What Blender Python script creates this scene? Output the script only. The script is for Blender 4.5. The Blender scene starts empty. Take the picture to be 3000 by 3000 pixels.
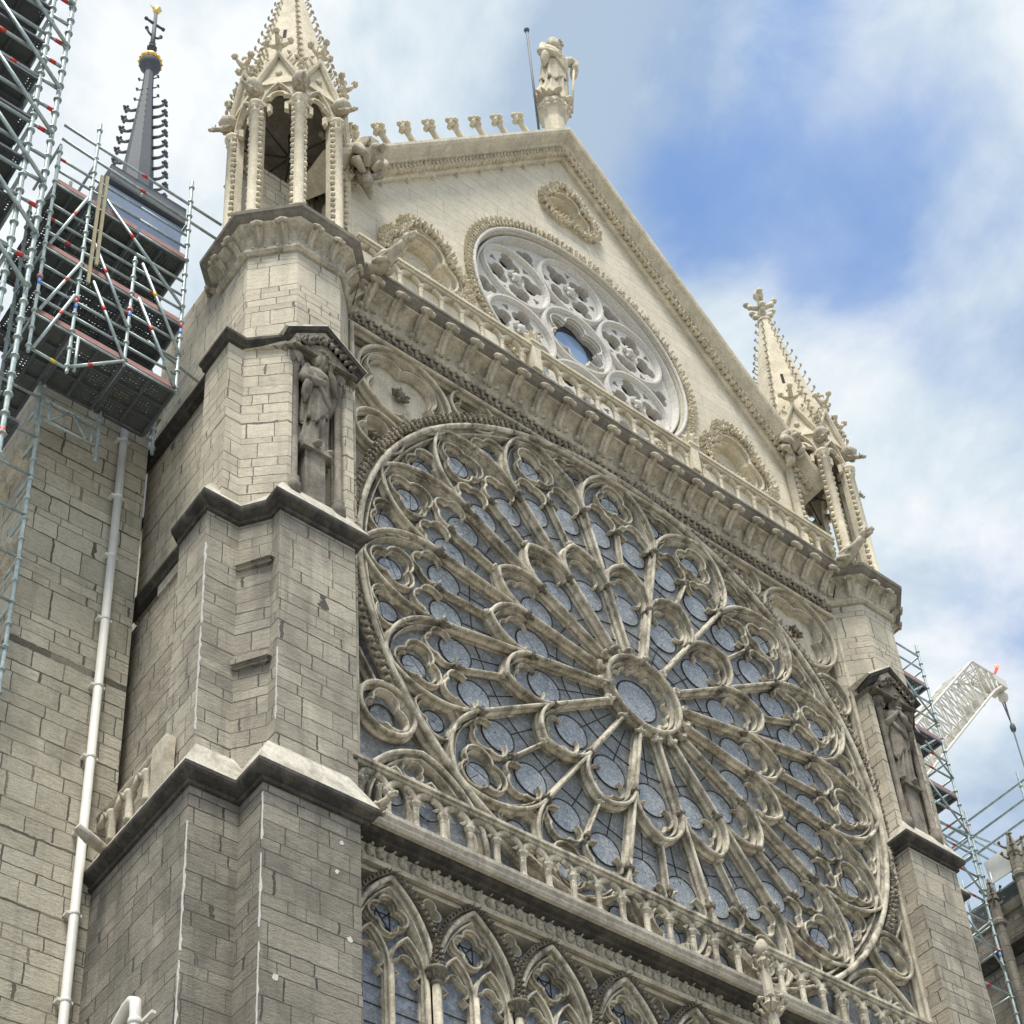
import bpy, math, random
import numpy as np
from mathutils import Vector, Matrix
from mathutils.geometry import tessellate_polygon
random.seed(7)
R_=random.Random(11)
PI=math.pi
S=0.815            # modelling unit -> metres
GZ=-33.3           # ground level in modelling units (rose centre is the origin)
scene=bpy.context.scene
COL=scene.collection
ROOTLOC={}
# ------------------------------------------------------------------ materials
def nt(name):
    m=bpy.data.materials.new(name); m.use_nodes=True
    t=m.node_tree; b=t.nodes['Principled BSDF']; return m,t,b
def N(t,k,**kw):
    n=t.nodes.new(k)
    for a,v in kw.items():
        if a in n.inputs: n.inputs[a].default_value=v
        else: setattr(n,a,v)
    return n
def ramp(t,fac,stops,mode='LINEAR'):
    r=t.nodes.new('ShaderNodeValToRGB'); r.color_ramp.interpolation=mode
    e=r.color_ramp.elements
    while len(e)<len(stops): e.new(0.5)
    for i,(p,c) in enumerate(stops):
        e[i].position=p; e[i].color=(c,c,c,1) if isinstance(c,(int,float)) else (*c,1)
    t.links.new(fac,r.inputs[0]); return r.outputs[0]
def mix(t,f,a,b,mode='MIX'):
    n=t.nodes.new('ShaderNodeMix'); n.data_type='RGBA'; n.blend_type=mode
    for i,v in ((0,f),(6,a),(7,b)):
        if isinstance(v,(int,float)): n.inputs[i].default_value=v
        elif isinstance(v,tuple): n.inputs[i].default_value=(*v,1)
        else: t.links.new(v,n.inputs[i])
    return n.outputs[2]
def noise(t,vec,scale,detail=4,rough=.55,dist=0.):
    n=N(t,'ShaderNodeTexNoise',Scale=scale,Detail=detail,Roughness=rough,Distortion=dist)
    if vec is not None: t.links.new(vec,n.inputs['Vector'])
    return n.outputs['Fac']
def mapping(t,vec,scale=(1,1,1),loc=(0,0,0)):
    m=t.nodes.new('ShaderNodeMapping'); m.inputs['Scale'].default_value=scale; m.inputs['Location'].default_value=loc
    t.links.new(vec,m.inputs['Vector']); return m.outputs[0]
def math_(t,op,a,b=None,c=None):
    n=t.nodes.new('ShaderNodeMath'); n.operation=op
    for i,v in enumerate((a,b,c)):
        if v is None: continue
        if isinstance(v,(int,float)): n.inputs[i].default_value=v
        else: t.links.new(v,n.inputs[i])
    return n.outputs[0]
def bump(t,b,h,strength=.4,dist=.03):
    n=N(t,'ShaderNodeBump',Strength=strength,Distance=dist)
    t.links.new(h,n.inputs['Height']); t.links.new(n.outputs[0],b.inputs['Normal'])
def world_pos(t):
    return t.nodes.new('ShaderNodeNewGeometry').outputs['Position']
def ashlar(name,c1,c2,mortar,bw=1.0,rh=.42,soot=(.10,.095,.088),soot_amt=.45,streak=.35,seed=0.,pit=.5,msize=.013,tone=(.60,.56,.47)):
    m,t,b=nt(name)
    uv=t.nodes.new('ShaderNodeUVMap').outputs[0]; P=world_pos(t)
    sep=t.nodes.new('ShaderNodeSeparateXYZ'); t.links.new(uv,sep.inputs[0])
    # courses of unequal height, joints slightly hand laid
    nv=t.nodes.new('ShaderNodeTexNoise'); nv.noise_dimensions='1D'; nv.inputs['Scale'].default_value=1.15; nv.inputs['Detail'].default_value=1.
    t.links.new(math_(t,'ADD',sep.outputs[1],seed),nv.inputs['W'])
    v=math_(t,'ADD',sep.outputs[1],math_(t,'MULTIPLY',nv.outputs['Fac'],.75))
    row=math_(t,'FLOOR',math_(t,'DIVIDE',v,rh))
    wn=t.nodes.new('ShaderNodeTexWhiteNoise'); wn.noise_dimensions='1D'; t.links.new(row,wn.inputs['W'])
    u0=math_(t,'ADD',sep.outputs[0],math_(t,'MULTIPLY',wn.outputs['Value'],3.1))
    nu=t.nodes.new('ShaderNodeTexNoise'); nu.noise_dimensions='2D'; nu.inputs['Scale'].default_value=.9; nu.inputs['Detail'].default_value=0.
    cu=t.nodes.new('ShaderNodeCombineXYZ'); t.links.new(u0,cu.inputs[0]); t.links.new(math_(t,'MULTIPLY',row,3.7),cu.inputs[1]); t.links.new(cu.outputs[0],nu.inputs['Vector'])
    u1=math_(t,'ADD',u0,math_(t,'MULTIPLY',nu.outputs['Fac'],1.0))
    wob=noise(t,uv,3.2,3,.6); wob2=noise(t,mapping(t,uv,loc=(7.3,2.1,0)),3.2,3,.6)
    cc=t.nodes.new('ShaderNodeCombineXYZ')
    t.links.new(math_(t,'ADD',u1,math_(t,'MULTIPLY',wob,.07)),cc.inputs[0]); t.links.new(math_(t,'ADD',v,math_(t,'MULTIPLY',wob2,.05)),cc.inputs[1])
    br=N(t,'ShaderNodeTexBrick',Scale=1.,offset=.5,squash=.72,squash_frequency=3)
    br.inputs['Mortar Size'].default_value=msize; br.inputs['Mortar Smooth'].default_value=.25
    br.inputs['Brick Width'].default_value=bw; br.inputs['Row Height'].default_value=rh; br.inputs['Bias'].default_value=-.1
    br.inputs['Color1'].default_value=(*c1,1); br.inputs['Color2'].default_value=(*c2,1); br.inputs['Mortar'].default_value=(*mortar,1)
    t.links.new(cc.outputs[0],br.inputs['Vector'])
    col=br.outputs['Color']
    wnb=t.nodes.new('ShaderNodeTexWhiteNoise'); wnb.noise_dimensions='2D'
    cb=t.nodes.new('ShaderNodeCombineXYZ'); t.links.new(math_(t,'FLOOR',math_(t,'DIVIDE',u1,bw)),cb.inputs[0]); t.links.new(row,cb.inputs[1]); t.links.new(cb.outputs[0],wnb.inputs['Vector'])
    col=mix(t,math_(t,'MULTIPLY',ramp(t,wnb.outputs['Value'],[(.7,0.),(.74,1.)],'CONSTANT'),.3),col,tone)
    # grain along the bed, pits, soot and run-off streaks
    bed=noise(t,mapping(t,uv,(2.2,9.,1)),1.6,6,.7)
    col=mix(t,.55,col,ramp(t,bed,[(.28,.42),(.5,.86),(.72,1.1)]),'MULTIPLY')
    fine=noise(t,P,26,5,.7)
    col=mix(t,.5,col,ramp(t,fine,[(.3,.55),(.55,1.),(.8,1.15)]),'MULTIPLY')
    big=noise(t,mapping(t,P,(.55,.55,.34),(seed,seed*.7,0)),1.,7,.66,.6)
    sm=ramp(t,big,[(.42,0.),(.66,1.)])
    col=mix(t,math_(t,'MULTIPLY',sm,soot_amt),col,soot)
    st=noise(t,mapping(t,P,(3.4,3.4,.22),(seed*2,0,0)),1.,6,.7)
    col=mix(t,math_(t,'MULTIPLY',ramp(t,st,[(.52,0.),(.74,1.)]),streak),col,soot)
    t.links.new(col,b.inputs['Base Color'])
    h=math_(t,'ADD',math_(t,'MULTIPLY',br.outputs['Fac'],-1.2),math_(t,'ADD',math_(t,'MULTIPLY',bed,.7*pit),math_(t,'MULTIPLY',fine,.5*pit)))
    bump(t,b,h,.8,.04); b.inputs['Roughness'].default_value=.93; b.inputs['Specular IOR Level'].default_value=.25
    return m
def carved(name,c1,c2,soot,amt=.4,streak=.3,seed=0.,rough=.9):
    m,t,b=nt(name); P=world_pos(t)
    a=noise(t,P,1.3,6,.62); col=mix(t,ramp(t,a,[(.3,0.),(.7,1.)]),c1,c2)
    f=noise(t,P,17,5,.7); col=mix(t,.6,col,ramp(t,f,[(.3,.5),(.56,1.),(.8,1.16)]),'MULTIPLY')
    g=noise(t,mapping(t,P,(1,1,.6),(seed,3,1)),2.3,7,.7,.5)
    col=mix(t,math_(t,'MULTIPLY',ramp(t,g,[(.46,0.),(.63,1.)]),amt),col,soot)
    st=noise(t,mapping(t,P,(5,5,.35),(seed,0,0)),1.,5,.68)
    col=mix(t,math_(t,'MULTIPLY',ramp(t,st,[(.5,0.),(.72,1.)]),streak),col,soot)
    t.links.new(col,b.inputs['Base Color']); bump(t,b,f,.4,.02); b.inputs['Roughness'].default_value=rough; b.inputs['Specular IOR Level'].default_value=.25
    return m
def glass_mat(name,c1,c2,c3,cell=.22,rough=.22,lead=.018):
    m,t,b=nt(name); P=world_pos(t)
    q=mapping(t,P,(1,.15,1))
    vo=N(t,'ShaderNodeTexVoronoi',Scale=1/cell,feature='F1'); t.links.new(q,vo.inputs['Vector'])
    ve=N(t,'ShaderNodeTexVoronoi',Scale=1/cell,feature='DISTANCE_TO_EDGE'); t.links.new(q,ve.inputs['Vector'])
    s=t.nodes.new('ShaderNodeSeparateColor'); t.links.new(vo.outputs['Color'],s.inputs[0])
    n1=noise(t,P,7,5,.65)
    col=mix(t,ramp(t,s.outputs[0],[(.25,0.),(.8,1.)]),c1,c2)
    col=mix(t,ramp(t,n1,[(.42,0.),(.68,.85)]),col,c3)
    col=mix(t,ramp(t,noise(t,P,1.1,4,.6),[(.35,0.),(.7,.6)]),col,c2)
    sp=noise(t,P,21,3,.7); col=mix(t,ramp(t,sp,[(.66,0.),(.76,.7)]),col,(.42,.45,.46))
    col=mix(t,ramp(t,ve.outputs['Distance'],[(0.,1.),(lead,1.),(lead*2.2,0.)]),col,(.03,.033,.04))
    t.links.new(col,b.inputs['Base Color']); b.inputs['Roughness'].default_value=rough; b.inputs['Specular IOR Level'].default_value=.6
    bump(t,b,math_(t,'ADD',math_(t,'MULTIPLY',s.outputs[1],1.6),n1),.6,.03)
    return m
def plain(name,c,rough=.6,metal=0.,var=.25,scale=9):
    m,t,b=nt(name); n=noise(t,world_pos(t),scale,5,.65)
    d=tuple(x*(1-var) for x in c); u=tuple(min(1,x*(1+var*.6)) for x in c)
    t.links.new(mix(t,ramp(t,n,[(.3,0.),(.7,1.)]),d,u),b.inputs['Base Color'])
    b.inputs['Roughness'].default_value=rough; b.inputs['Metallic'].default_value=metal
    return m
SOOT=(.055,.052,.048)
M={}
M['lower']=ashlar('ashlar weathered grey brown',(.35,.318,.258),(.235,.214,.175),(.085,.079,.067),.82,.37,soot=(.105,.098,.085),soot_amt=.8,streak=.6,seed=3.,pit=1.2,tone=(.47,.43,.35))
M['mid']=ashlar('ashlar weathered buff',(.53,.481,.385),(.39,.352,.278),(.11,.101,.085),.78,.36,soot=(.125,.115,.10),soot_amt=.7,streak=.55,seed=9.,pit=1.1,tone=(.60,.53,.41))
M['upper']=ashlar('ashlar cream',(.67,.605,.475),(.52,.465,.36),(.18,.164,.132),.68,.34,soot=(.20,.182,.15),soot_amt=.5,streak=.36,seed=5.,tone=(.70,.62,.48))
M['pier']=ashlar('ashlar pier wide joints',(.66,.61,.485),(.51,.466,.365),(.15,.138,.11),.85,.42,soot=(.19,.17,.13),soot_amt=.5,streak=.4,seed=14.,msize=.016,pit=1.3,tone=(.64,.57,.44))
M['gable']=ashlar('restored pale ashlar',(.75,.685,.545),(.67,.605,.47),(.56,.50,.39),1.3,.55,soot=(.40,.365,.30),soot_amt=.35,streak=.34,seed=1.,pit=.2,msize=.006,tone=(.75,.68,.53))
M['stone']=carved('carved limestone',(.66,.598,.475),(.44,.395,.305),(.11,.101,.083),.5,.45,1.)
M['roseM']=carved('rose tracery limestone',(.78,.72,.585),(.40,.355,.27),(.055,.05,.041),.72,.68,4.)
M['pale']=carved('clean carved limestone',(.74,.665,.51),(.59,.525,.39),(.29,.264,.21),.38,.34,2.)
M['white']=carved('fresh white stone',(.68,.655,.60),(.60,.575,.53),(.42,.405,.38),.2,.15,6.)
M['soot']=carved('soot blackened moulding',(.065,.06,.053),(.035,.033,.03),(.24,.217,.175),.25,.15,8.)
M['leaf']=carved('sooty carved foliage',(.34,.30,.235),(.17,.153,.125),(.58,.51,.39),.45,.15,12.)
M['capital']=carved('soot crusted capital and niche shade',(.19,.168,.132),(.09,.08,.066),(.40,.35,.265),.3,.12,15.)
M['leaf2']=carved('grey carved foliage',(.50,.455,.365),(.36,.325,.26),(.12,.11,.095),.5,.3,22.)
M['wall']=carved('plain panel limestone',(.64,.58,.46),(.51,.46,.36),(.22,.197,.16),.42,.4,31.)
M['ledge']=carved('rain washed ledge',(.66,.615,.52),(.47,.435,.365),(.15,.138,.118),.5,.3,18.)
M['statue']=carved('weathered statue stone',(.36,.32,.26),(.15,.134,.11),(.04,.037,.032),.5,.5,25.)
M['glass']=glass_mat('old stained glass seen from outside',(.12,.13,.14),(.25,.262,.268),(.20,.192,.172),.115,.30,.013)
M['glassB']=glass_mat('blue grey medallion glass',(.19,.218,.25),(.34,.37,.395),(.30,.30,.285),.115,.25,.012)
M['glassL']=glass_mat('lancet glass',(.10,.118,.15),(.22,.25,.31),(.25,.24,.205),.10,.28,.012)
M['pane']=glass_mat('dark plain glazing',(.045,.055,.08),(.07,.085,.12),(.06,.07,.09),.35,.06,.012)
M['iron']=plain('iron glazing bar',(.045,.038,.034),.7,.3)
M['dark']=plain('dark void',(.012,.012,.013),.95)
M['lead']=plain('lead roofing',(.13,.142,.158),.7,.1)
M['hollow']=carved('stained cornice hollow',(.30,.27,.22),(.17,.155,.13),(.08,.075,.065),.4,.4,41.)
M['leadD']=plain('dark lead',(.085,.095,.11),.75,.1)
M['gold']=plain('gilded copper',(.85,.58,.16),.35,.9)
M['steel']=plain('galvanised scaffold tube',(.40,.475,.465),.45,.35,.35,6)
M['steelB']=plain('galvanised clamp',(.20,.215,.22),.55,.5)
M['red']=plain('red marking',(.62,.05,.04),.6)
M['redsoft']=plain('faded red toe board',(.36,.19,.165),.7)
M['bluem']=plain('blue marking',(.08,.25,.70),.6)
M['yellow']=plain('yellow marking',(.75,.55,.08),.6)
M['wood']=plain('rough timber plank',(.33,.29,.18),.85)
M['pipe']=plain('painted downpipe',(.74,.72,.66),.5,0,.1,3)
M['tarp']=plain('blue grey sheeting',(.20,.255,.37),.5,0,.18,2)
M['tarpL']=plain('pale sheeting',(.60,.61,.58),.6,0,.15,2)
M['crane']=plain('cream painted crane steel',(.66,.63,.55),.5)
M['lamp']=plain('red beacon',(.9,.05,.03),.4)
_l=M['lamp'].node_tree.nodes['Principled BSDF']; _l.inputs['Emission Color'].default_value=(1,.08,.05,1); _l.inputs['Emission Strength'].default_value=4
def deck_mat():
    m,t,b=nt('perforated steel deck'); uv=t.nodes.new('ShaderNodeUVMap').outputs[0]
    vo=N(t,'ShaderNodeTexVoronoi',Scale=13.,Randomness=.25); t.links.new(uv,vo.inputs['Vector'])
    b.inputs['Base Color'].default_value=(.10,.112,.108,1); b.inputs['Roughness'].default_value=.55; b.inputs['Metallic'].default_value=.3
    n=noise(t,uv,.8,3,.6)
    hole=math_(t,'MULTIPLY',ramp(t,vo.outputs['Distance'],[(.26,1.),(.30,0.)]),ramp(t,n,[(.44,0.),(.5,1.)]))
    tr=t.nodes.new('ShaderNodeBsdfTransparent'); ms=t.nodes.new('ShaderNodeMixShader')
    t.links.new(hole,ms.inputs[0]); t.links.new(b.outputs[0],ms.inputs[1]); t.links.new(tr.outputs[0],ms.inputs[2])
    t.links.new(ms.outputs[0],t.nodes['Material Output'].inputs['Surface']); return m
M['deck']=deck_mat()
# ------------------------------------------------------------------ mesh builder
class MB:
    def __init__(s,mir=0): s.v=[]; s.f=[]; s.sm=[]; s.mir=mir
    def add(s,vs,fs,smooth=False):
        o=len(s.v); s.v+= [tuple(p) for p in vs]; s.f+=[tuple(i+o for i in f) for f in fs]; s.sm+=[smooth]*len(fs)
    def box(s,x0,x1,y0,y1,z0,z1):
        s.add([(x0,y0,z0),(x1,y0,z0),(x1,y1,z0),(x0,y1,z0),(x0,y0,z1),(x1,y0,z1),(x1,y1,z1),(x0,y1,z1)],
              [(0,3,2,1),(4,5,6,7),(0,1,5,4),(1,2,6,5),(2,3,7,6),(3,0,4,7)])
    def prism(s,poly,z0,z1,caps=True):
        n=len(poly); vs=[(x,y,z0) for x,y in poly]+[(x,y,z1) for x,y in poly]
        fs=[(i,(i+1)%n,(i+1)%n+n,i+n) for i in range(n)]
        if caps:
            tr=tessellate_polygon([[Vector((x,y,0)) for x,y in poly]])
            fs+=[tuple(i+n for i in t) for t in tr]+[tuple(reversed(t)) for t in tr]
        s.add(vs,fs)
    def frustum(s,poly,z0,z1,c,k):
        n=len(poly); vs=[(x,y,z0) for x,y in poly]+[(c[0]+(x-c[0])*k,c[1]+(y-c[1])*k,z1) for x,y in poly]
        fs=[(i,(i+1)%n,(i+1)%n+n,i+n) for i in range(n)]+[tuple(range(n-1,-1,-1)),tuple(range(n,2*n))]
        s.add(vs,fs)
    def plate(s,outer,holes,y0,y1):
        loops=[outer]+holes
        tr=tessellate_polygon([[Vector((x,z,0)) for x,z in l] for l in loops])
        pts=[p for l in loops for p in l]; n=len(pts)
        vs=[(x,y0,z) for x,z in pts]+[(x,y1,z) for x,z in pts]
        fs=[]
        for t in tr:
            a,b,c=[pts[i] for i in t]
            ccw=(b[0]-a[0])*(c[1]-a[1])-(b[1]-a[1])*(c[0]-a[0])>0
            t=tuple(t) if ccw else tuple(reversed(t))
            fs.append(t); fs.append(tuple(i+n for i in reversed(t)))
        o=0
        for li,l in enumerate(loops):
            k=len(l); ar=sum(l[i][0]*l[(i+1)%k][1]-l[(i+1)%k][0]*l[i][1] for i in range(k))
            fl=(ar>0)==(li==0)
            for i in range(k):
                a=o+i;b=o+(i+1)%k
                q=(b,a,a+n,b+n); fs.append(q if fl else tuple(reversed(q)))
            o+=k
        s.add(vs,fs)
    def tube(s,pts,r,n=6,cap=True,smooth=True,up=None):
        P=[Vector(p) for p in pts]; m=len(P); rr=r if isinstance(r,(list,tuple)) else [r]*m
        vs=[];ref=None
        for i in range(m):
            d=(P[min(i+1,m-1)]-P[max(i-1,0)]); d=d.normalized() if d.length>1e-9 else Vector((0,0,1))
            if ref is None: ref=Vector((0,0,1)) if abs(d.z)<.9 else Vector((1,0,0))
            a=d.cross(ref); a=a.normalized() if a.length>1e-6 else d.orthogonal().normalized(); b=d.cross(a)
            ref=-b if False else ref
            for k in range(n):
                t=2*PI*k/n; vs.append(P[i]+(a*math.cos(t)+b*math.sin(t))*rr[i])
        fs=[(i*n+k,i*n+(k+1)%n,(i+1)*n+(k+1)%n,(i+1)*n+k) for i in range(m-1) for k in range(n)]
        if cap: fs+=[tuple(range(n-1,-1,-1)),tuple((m-1)*n+k for k in range(n))]
        s.add(vs,fs,smooth)
    def lathe(s,prof,c=(0,0,0),n=12,smooth=True):
        vs=[];m=len(prof)
        for r,z in prof:
            for k in range(n):
                t=2*PI*(k+.5)/n; vs.append((c[0]+r*math.cos(t),c[1]+r*math.sin(t),c[2]+z))
        fs=[(i*n+k,i*n+(k+1)%n,(i+1)*n+(k+1)%n,(i+1)*n+k) for i in range(m-1) for k in range(n)]
        fs+=[tuple(range(n-1,-1,-1)),tuple((m-1)*n+k for k in range(n))]
        s.add(vs,fs,smooth)
    def ball(s,c,r,sc=(1,1,1),n=8,m=6,rot=None,lump=0.):
        vs=[];c=Vector(c)
        for i in range(m+1):
            ph=PI*i/m
            for k in range(n):
                t=2*PI*k/n; q=1+lump*(R_.random()-.5)
                p=Vector((math.sin(ph)*math.cos(t)*sc[0],math.sin(ph)*math.sin(t)*sc[1],math.cos(ph)*sc[2]))*r*q
                if rot is not None: p=rot@p
                vs.append(c+p)
        fs=[(i*n+k,(i+1)*n+k,(i+1)*n+(k+1)%n,i*n+(k+1)%n) for i in range(m) for k in range(n)]
        s.add(vs,fs,True)
    def octa(s,c,a,b,d):   # leaf-like octahedron with three half axes
        c=Vector(c);a=Vector(a);b=Vector(b);d=Vector(d)
        s.add([c+a,c-a,c+b,c-b,c+d,c-d],[(0,2,4),(2,1,4),(1,3,4),(3,0,4),(2,0,5),(1,2,5),(3,1,5),(0,3,5)])
    def sweep(s,pts,prof,closed=False,y=0.,caps=True,lim=1.7):
        # sweep a profile (in-plane offset, depth) along a curve in the facade plane
        P=[Vector((p[0],p[1])) for p in pts]
        if closed and (P[0]-P[-1]).length<1e-5: P=P[:-1]
        n=len(P);k=len(prof);vs=[]
        for i in range(n):
            a=P[(i-1)%n] if (closed or i>0) else None; b=P[(i+1)%n] if (closed or i<n-1) else None
            ts=[]
            if a is not None: ts.append((P[i]-a).normalized())
            if b is not None: ts.append((b-P[i]).normalized())
            ns=[Vector((-q.y,q.x)) for q in ts]
            nn=sum(ns,Vector((0,0)))
            if nn.length<1e-4: nn=ns[0]
            nn.normalize(); sc=min(lim,1/max(.2,nn.dot(ns[0])))
            for (o,d) in prof: vs.append((P[i].x+nn.x*o*sc,y+d,P[i].y+nn.y*o*sc))
        fs=[]
        for i in range(n if closed else n-1):
            j=(i+1)%n
            for q in range(k-1): fs.append((i*k+q,i*k+q+1,j*k+q+1,j*k+q))
        if not closed and caps: fs+=[tuple(range(k-1,-1,-1)),tuple((n-1)*k+q for q in range(k))]
        s.add(vs,fs)
    def plan(s,pts,prof,closed=False,lim=2.2):
        # sweep a profile (outward offset, z) along a plan polyline; outward = right of travel direction
        P=[Vector(p) for p in pts]; n=len(P);k=len(prof);vs=[]
        for i in range(n):
            ts=[]
            if closed or i>0: ts.append((P[i]-P[(i-1)%n]).normalized())
            if closed or i<n-1: ts.append((P[(i+1)%n]-P[i]).normalized())
            ns=[Vector((q.y,-q.x)) for q in ts]; nn=sum(ns,Vector((0,0))).normalized(); sc=min(lim,1/max(.2,nn.dot(ns[0])))
            for (o,z) in prof: vs.append((P[i].x+nn.x*o*sc,P[i].y+nn.y*o*sc,z))
        fs=[]
        for i in range(n if closed else n-1):
            j=(i+1)%n
            for q in range(k-1): fs.append((i*k+q,j*k+q,j*k+q+1,i*k+q+1))
        if not closed: fs+=[tuple(range(k-1,-1,-1)),tuple((n-1)*k+q for q in range(k))]
        s.add(vs,fs)
    def xform(s,mat,start=0):
        for i in range(start,len(s.v)): s.v[i]=tuple(mat@Vector(s.v[i]))
    def build(s,name,mat,parent=None,loc=None,rot=None):
        me=bpy.data.meshes.new(name)
        o=bpy.data.objects.new(name,me); COL.objects.link(o)
        base=Vector((0,0,0)); par=parent
        wl=ROOTLOC.get(parent.name,Vector((0,0,0))) if parent else Vector((0,0,0))
        if loc is not None:    # mesh given in local coordinates round loc
            V=s.v; o.location=Vector(loc)-wl; ROOTLOC[o.name]=Vector(loc)
        else:
            V=[(x-wl.x,y-wl.y,z-wl.z) for x,y,z in s.v]; ROOTLOC[o.name]=wl.copy()
        if s.mir:
            V=[(-x,y,z) for x,y,z in V]; F=[tuple(reversed(f)) for f in s.f]
        else: F=s.f
        me.from_pydata([tuple(p) for p in V],[],F); me.update()
        me.polygons.foreach_set('use_smooth',s.sm)
        # box-like uv: u runs horizontally along each face, v is height
        nl=len(me.loops); vi=np.empty(nl,'i'); me.loops.foreach_get('vertex_index',vi)
        co=np.empty(len(me.vertices)*3,'f'); me.vertices.foreach_get('co',co); co=co.reshape(-1,3)
        npoly=len(me.polygons); nr=np.empty(npoly*3,'f'); me.polygons.foreach_get('normal',nr); nr=nr.reshape(-1,3)
        lt=np.empty(npoly,'i'); me.polygons.foreach_get('loop_total',lt); pn=np.repeat(nr,lt,axis=0)
        p=co[vi]; wp=p+(np.array(loc) if loc is not None else np.array(wl))
        h=np.abs(pn[:,2])>.85; ln=np.hypot(pn[:,0],pn[:,1])+1e-9; tx=-pn[:,1]/ln; ty=pn[:,0]/ln
        u=np.where(h,wp[:,0],wp[:,0]*tx+wp[:,1]*ty); v=np.where(h,wp[:,1],wp[:,2])
        uv=me.uv_layers.new(name='UVMap'); uv.data.foreach_set('uv',np.column_stack([u,v]).astype('f').ravel())
        me.materials.append(M[mat] if isinstance(mat,str) else mat)
        if rot: o.rotation_euler=rot
        if parent: o.parent=parent
        return o
def thing(name,label,cat,loc,group=None):
    o=bpy.data.objects.new(name,None); COL.objects.link(o); o.location=loc; ROOTLOC[o.name]=Vector(loc)
    o['label']=label; o['category']=cat
    if group: o['group']=group
    return o
def tag(o,label,cat,group=None):
    o['label']=label; o['category']=cat
    if group: o['group']=group
    return o
def dup(o,parent,loc=None,rot=None):
    c=o.copy(); COL.objects.link(c); c.parent=parent
    if loc is not None: c.location=Vector(loc)-ROOTLOC[parent.name]
    if rot is not None: c.rotation_euler=rot
    return c
# ------------------------------------------------------------------ curves in the facade plane
def arc(cx,cz,r,a0,a1,n):
    return [(cx+r*math.cos(math.radians(a0+(a1-a0)*i/n)),cz+r*math.sin(math.radians(a0+(a1-a0)*i/n))) for i in range(n+1)]
def circ(cx,cz,r,n=32): return arc(cx,cz,r,0,360,n)[:-1]
def foil(cx,cz,R,n,rot=90.,k=.56,seg=7,skip=()):
    # lobed figure: n lobes of radius k*R tangent inside a circle of radius R
    rl=R*k; dl=R-rl; h=PI/n
    t=dl*math.cos(h)+math.sqrt(max(0,rl*rl-(dl*math.sin(h))**2)); px=t*math.cos(h)-dl; pz=t*math.sin(h)
    half=math.degrees(math.atan2(pz,px)); out=[]
    for i in range(n):
        if i in skip: continue
        ang=rot+360/n*i; c=(cx+dl*math.cos(math.radians(ang)),cz+dl*math.sin(math.radians(ang)))
        out+=arc(c[0],c[1],rl,ang-half,ang+half,seg)
    return out
def tan_arc(p,d,q,n=8):
    # circular arc leaving p along d and ending at q
    p=Vector(p);d=Vector(d).normalized();q=Vector(q);nrm=Vector((-d.y,d.x)); w=q-p
    den=2*nrm.dot(w)
    if abs(den)<1e-6: return [tuple(p.lerp(q,i/n)) for i in range(n+1)]
    r=w.dot(w)/den; c=p+nrm*r; a0=math.atan2(p.y-c.y,p.x-c.x); a1=math.atan2(q.y-c.y,q.x-c.x)
    if r>0:
        while a1<a0: a1+=2*PI
    else:
        while a1>a0: a1-=2*PI
    R=abs(r)
    return [(c.x+R*math.cos(a0+(a1-a0)*i/n),c.y+R*math.sin(a0+(a1-a0)*i/n)) for i in range(n+1)]
def pointed(x0,x1,z0,za,n=8,foot=0.):
    m=(x0+x1)/2
    L=tan_arc((x0,z0),(0,1),(m,za),n); Rr=tan_arc((x1,z0),(0,1),(m,za),n)
    p=L+list(reversed(Rr))[1:]
    if foot: p=[(x0,z0-foot)]+p+[(x1,z0-foot)]
    return p
def roll(w,d):
    # keeled roll standing proud on a narrow neck, hollow either side
    h=w/2; r=.56*h
    g=[(h,d),(h,.84*d),(.42*h,.76*d),(.42*h,.68*d),(.92*h,.60*d),(.92*h,.52*d),(.34*h,.36*d)]
    return [(-a,b) for a,b in g]+[(r*math.cos(a),r-r*math.sin(a)) for a in [math.radians(207-234*i/9) for i in range(10)]]+g[::-1]
def chamf(w,d):
    h=w/2; return [(-h,d),(-h,.5*d),(-.3*h,0),(.3*h,0),(h,.5*d),(h,d)]
def resample(pts,step,closed=False):
    P=[Vector(p) for p in pts]
    if closed: P=P+[P[0]]
    L=sum((P[i+1]-P[i]).length for i in range(len(P)-1)); n=max(1,round(L/step)); out=[];ds=L/n;acc=0.;t=ds/2;i=0
    for i in range(len(P)-1):
        l=(P[i+1]-P[i]).length
        while t<=acc+l+1e-9 and len(out)<n:
            f=(t-acc)/l; out.append((P[i].lerp(P[i+1],f),(P[i+1]-P[i]).normalized())); t+=ds
        acc+=l
    return out
def leafband(mb,pts,step,w,y,depth,closed=False,jit=.25):
    # carved foliage running along a curve in the facade plane
    mb.sweep(pts,[(-w*.36,.06),(-w*.36,.0),(w*.36,.0),(w*.36,.06)],closed,y=y+.0)
    for (p,t) in resample(pts,step,closed):
        n=Vector((-t.y,t.x)); j=lambda: 1+jit*(R_.random()-.5)
        c=Vector((p.x,y,p.y)); T=Vector((t.x,0,t.y)); Nn=Vector((n.x,0,n.y)); Y=Vector((0,-1,0))
        for sgn in (1,-1):
            a=(Nn*sgn*.75+T*.65).normalized(); b=a.cross(Y).normalized()
            rot=Matrix((a,b,Y)).transposed()
            mb.ball(c+Nn*sgn*w*.22*j()+Y*depth*.35,1.,(w*.30*j(),step*.26*j(),depth*.5*j()),6,4,rot,.3)
            mb.ball(c+Nn*sgn*w*.40*j()+T*step*.22+Y*depth*.65,1.,(w*.11*j(),step*.16*j(),depth*.4),5,4,rot,.3)
        mb.ball(c+Y*depth*.5-T*step*.1,1.,(step*.2,step*.2,depth*.5*j()),5,4,None,.4)
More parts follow.
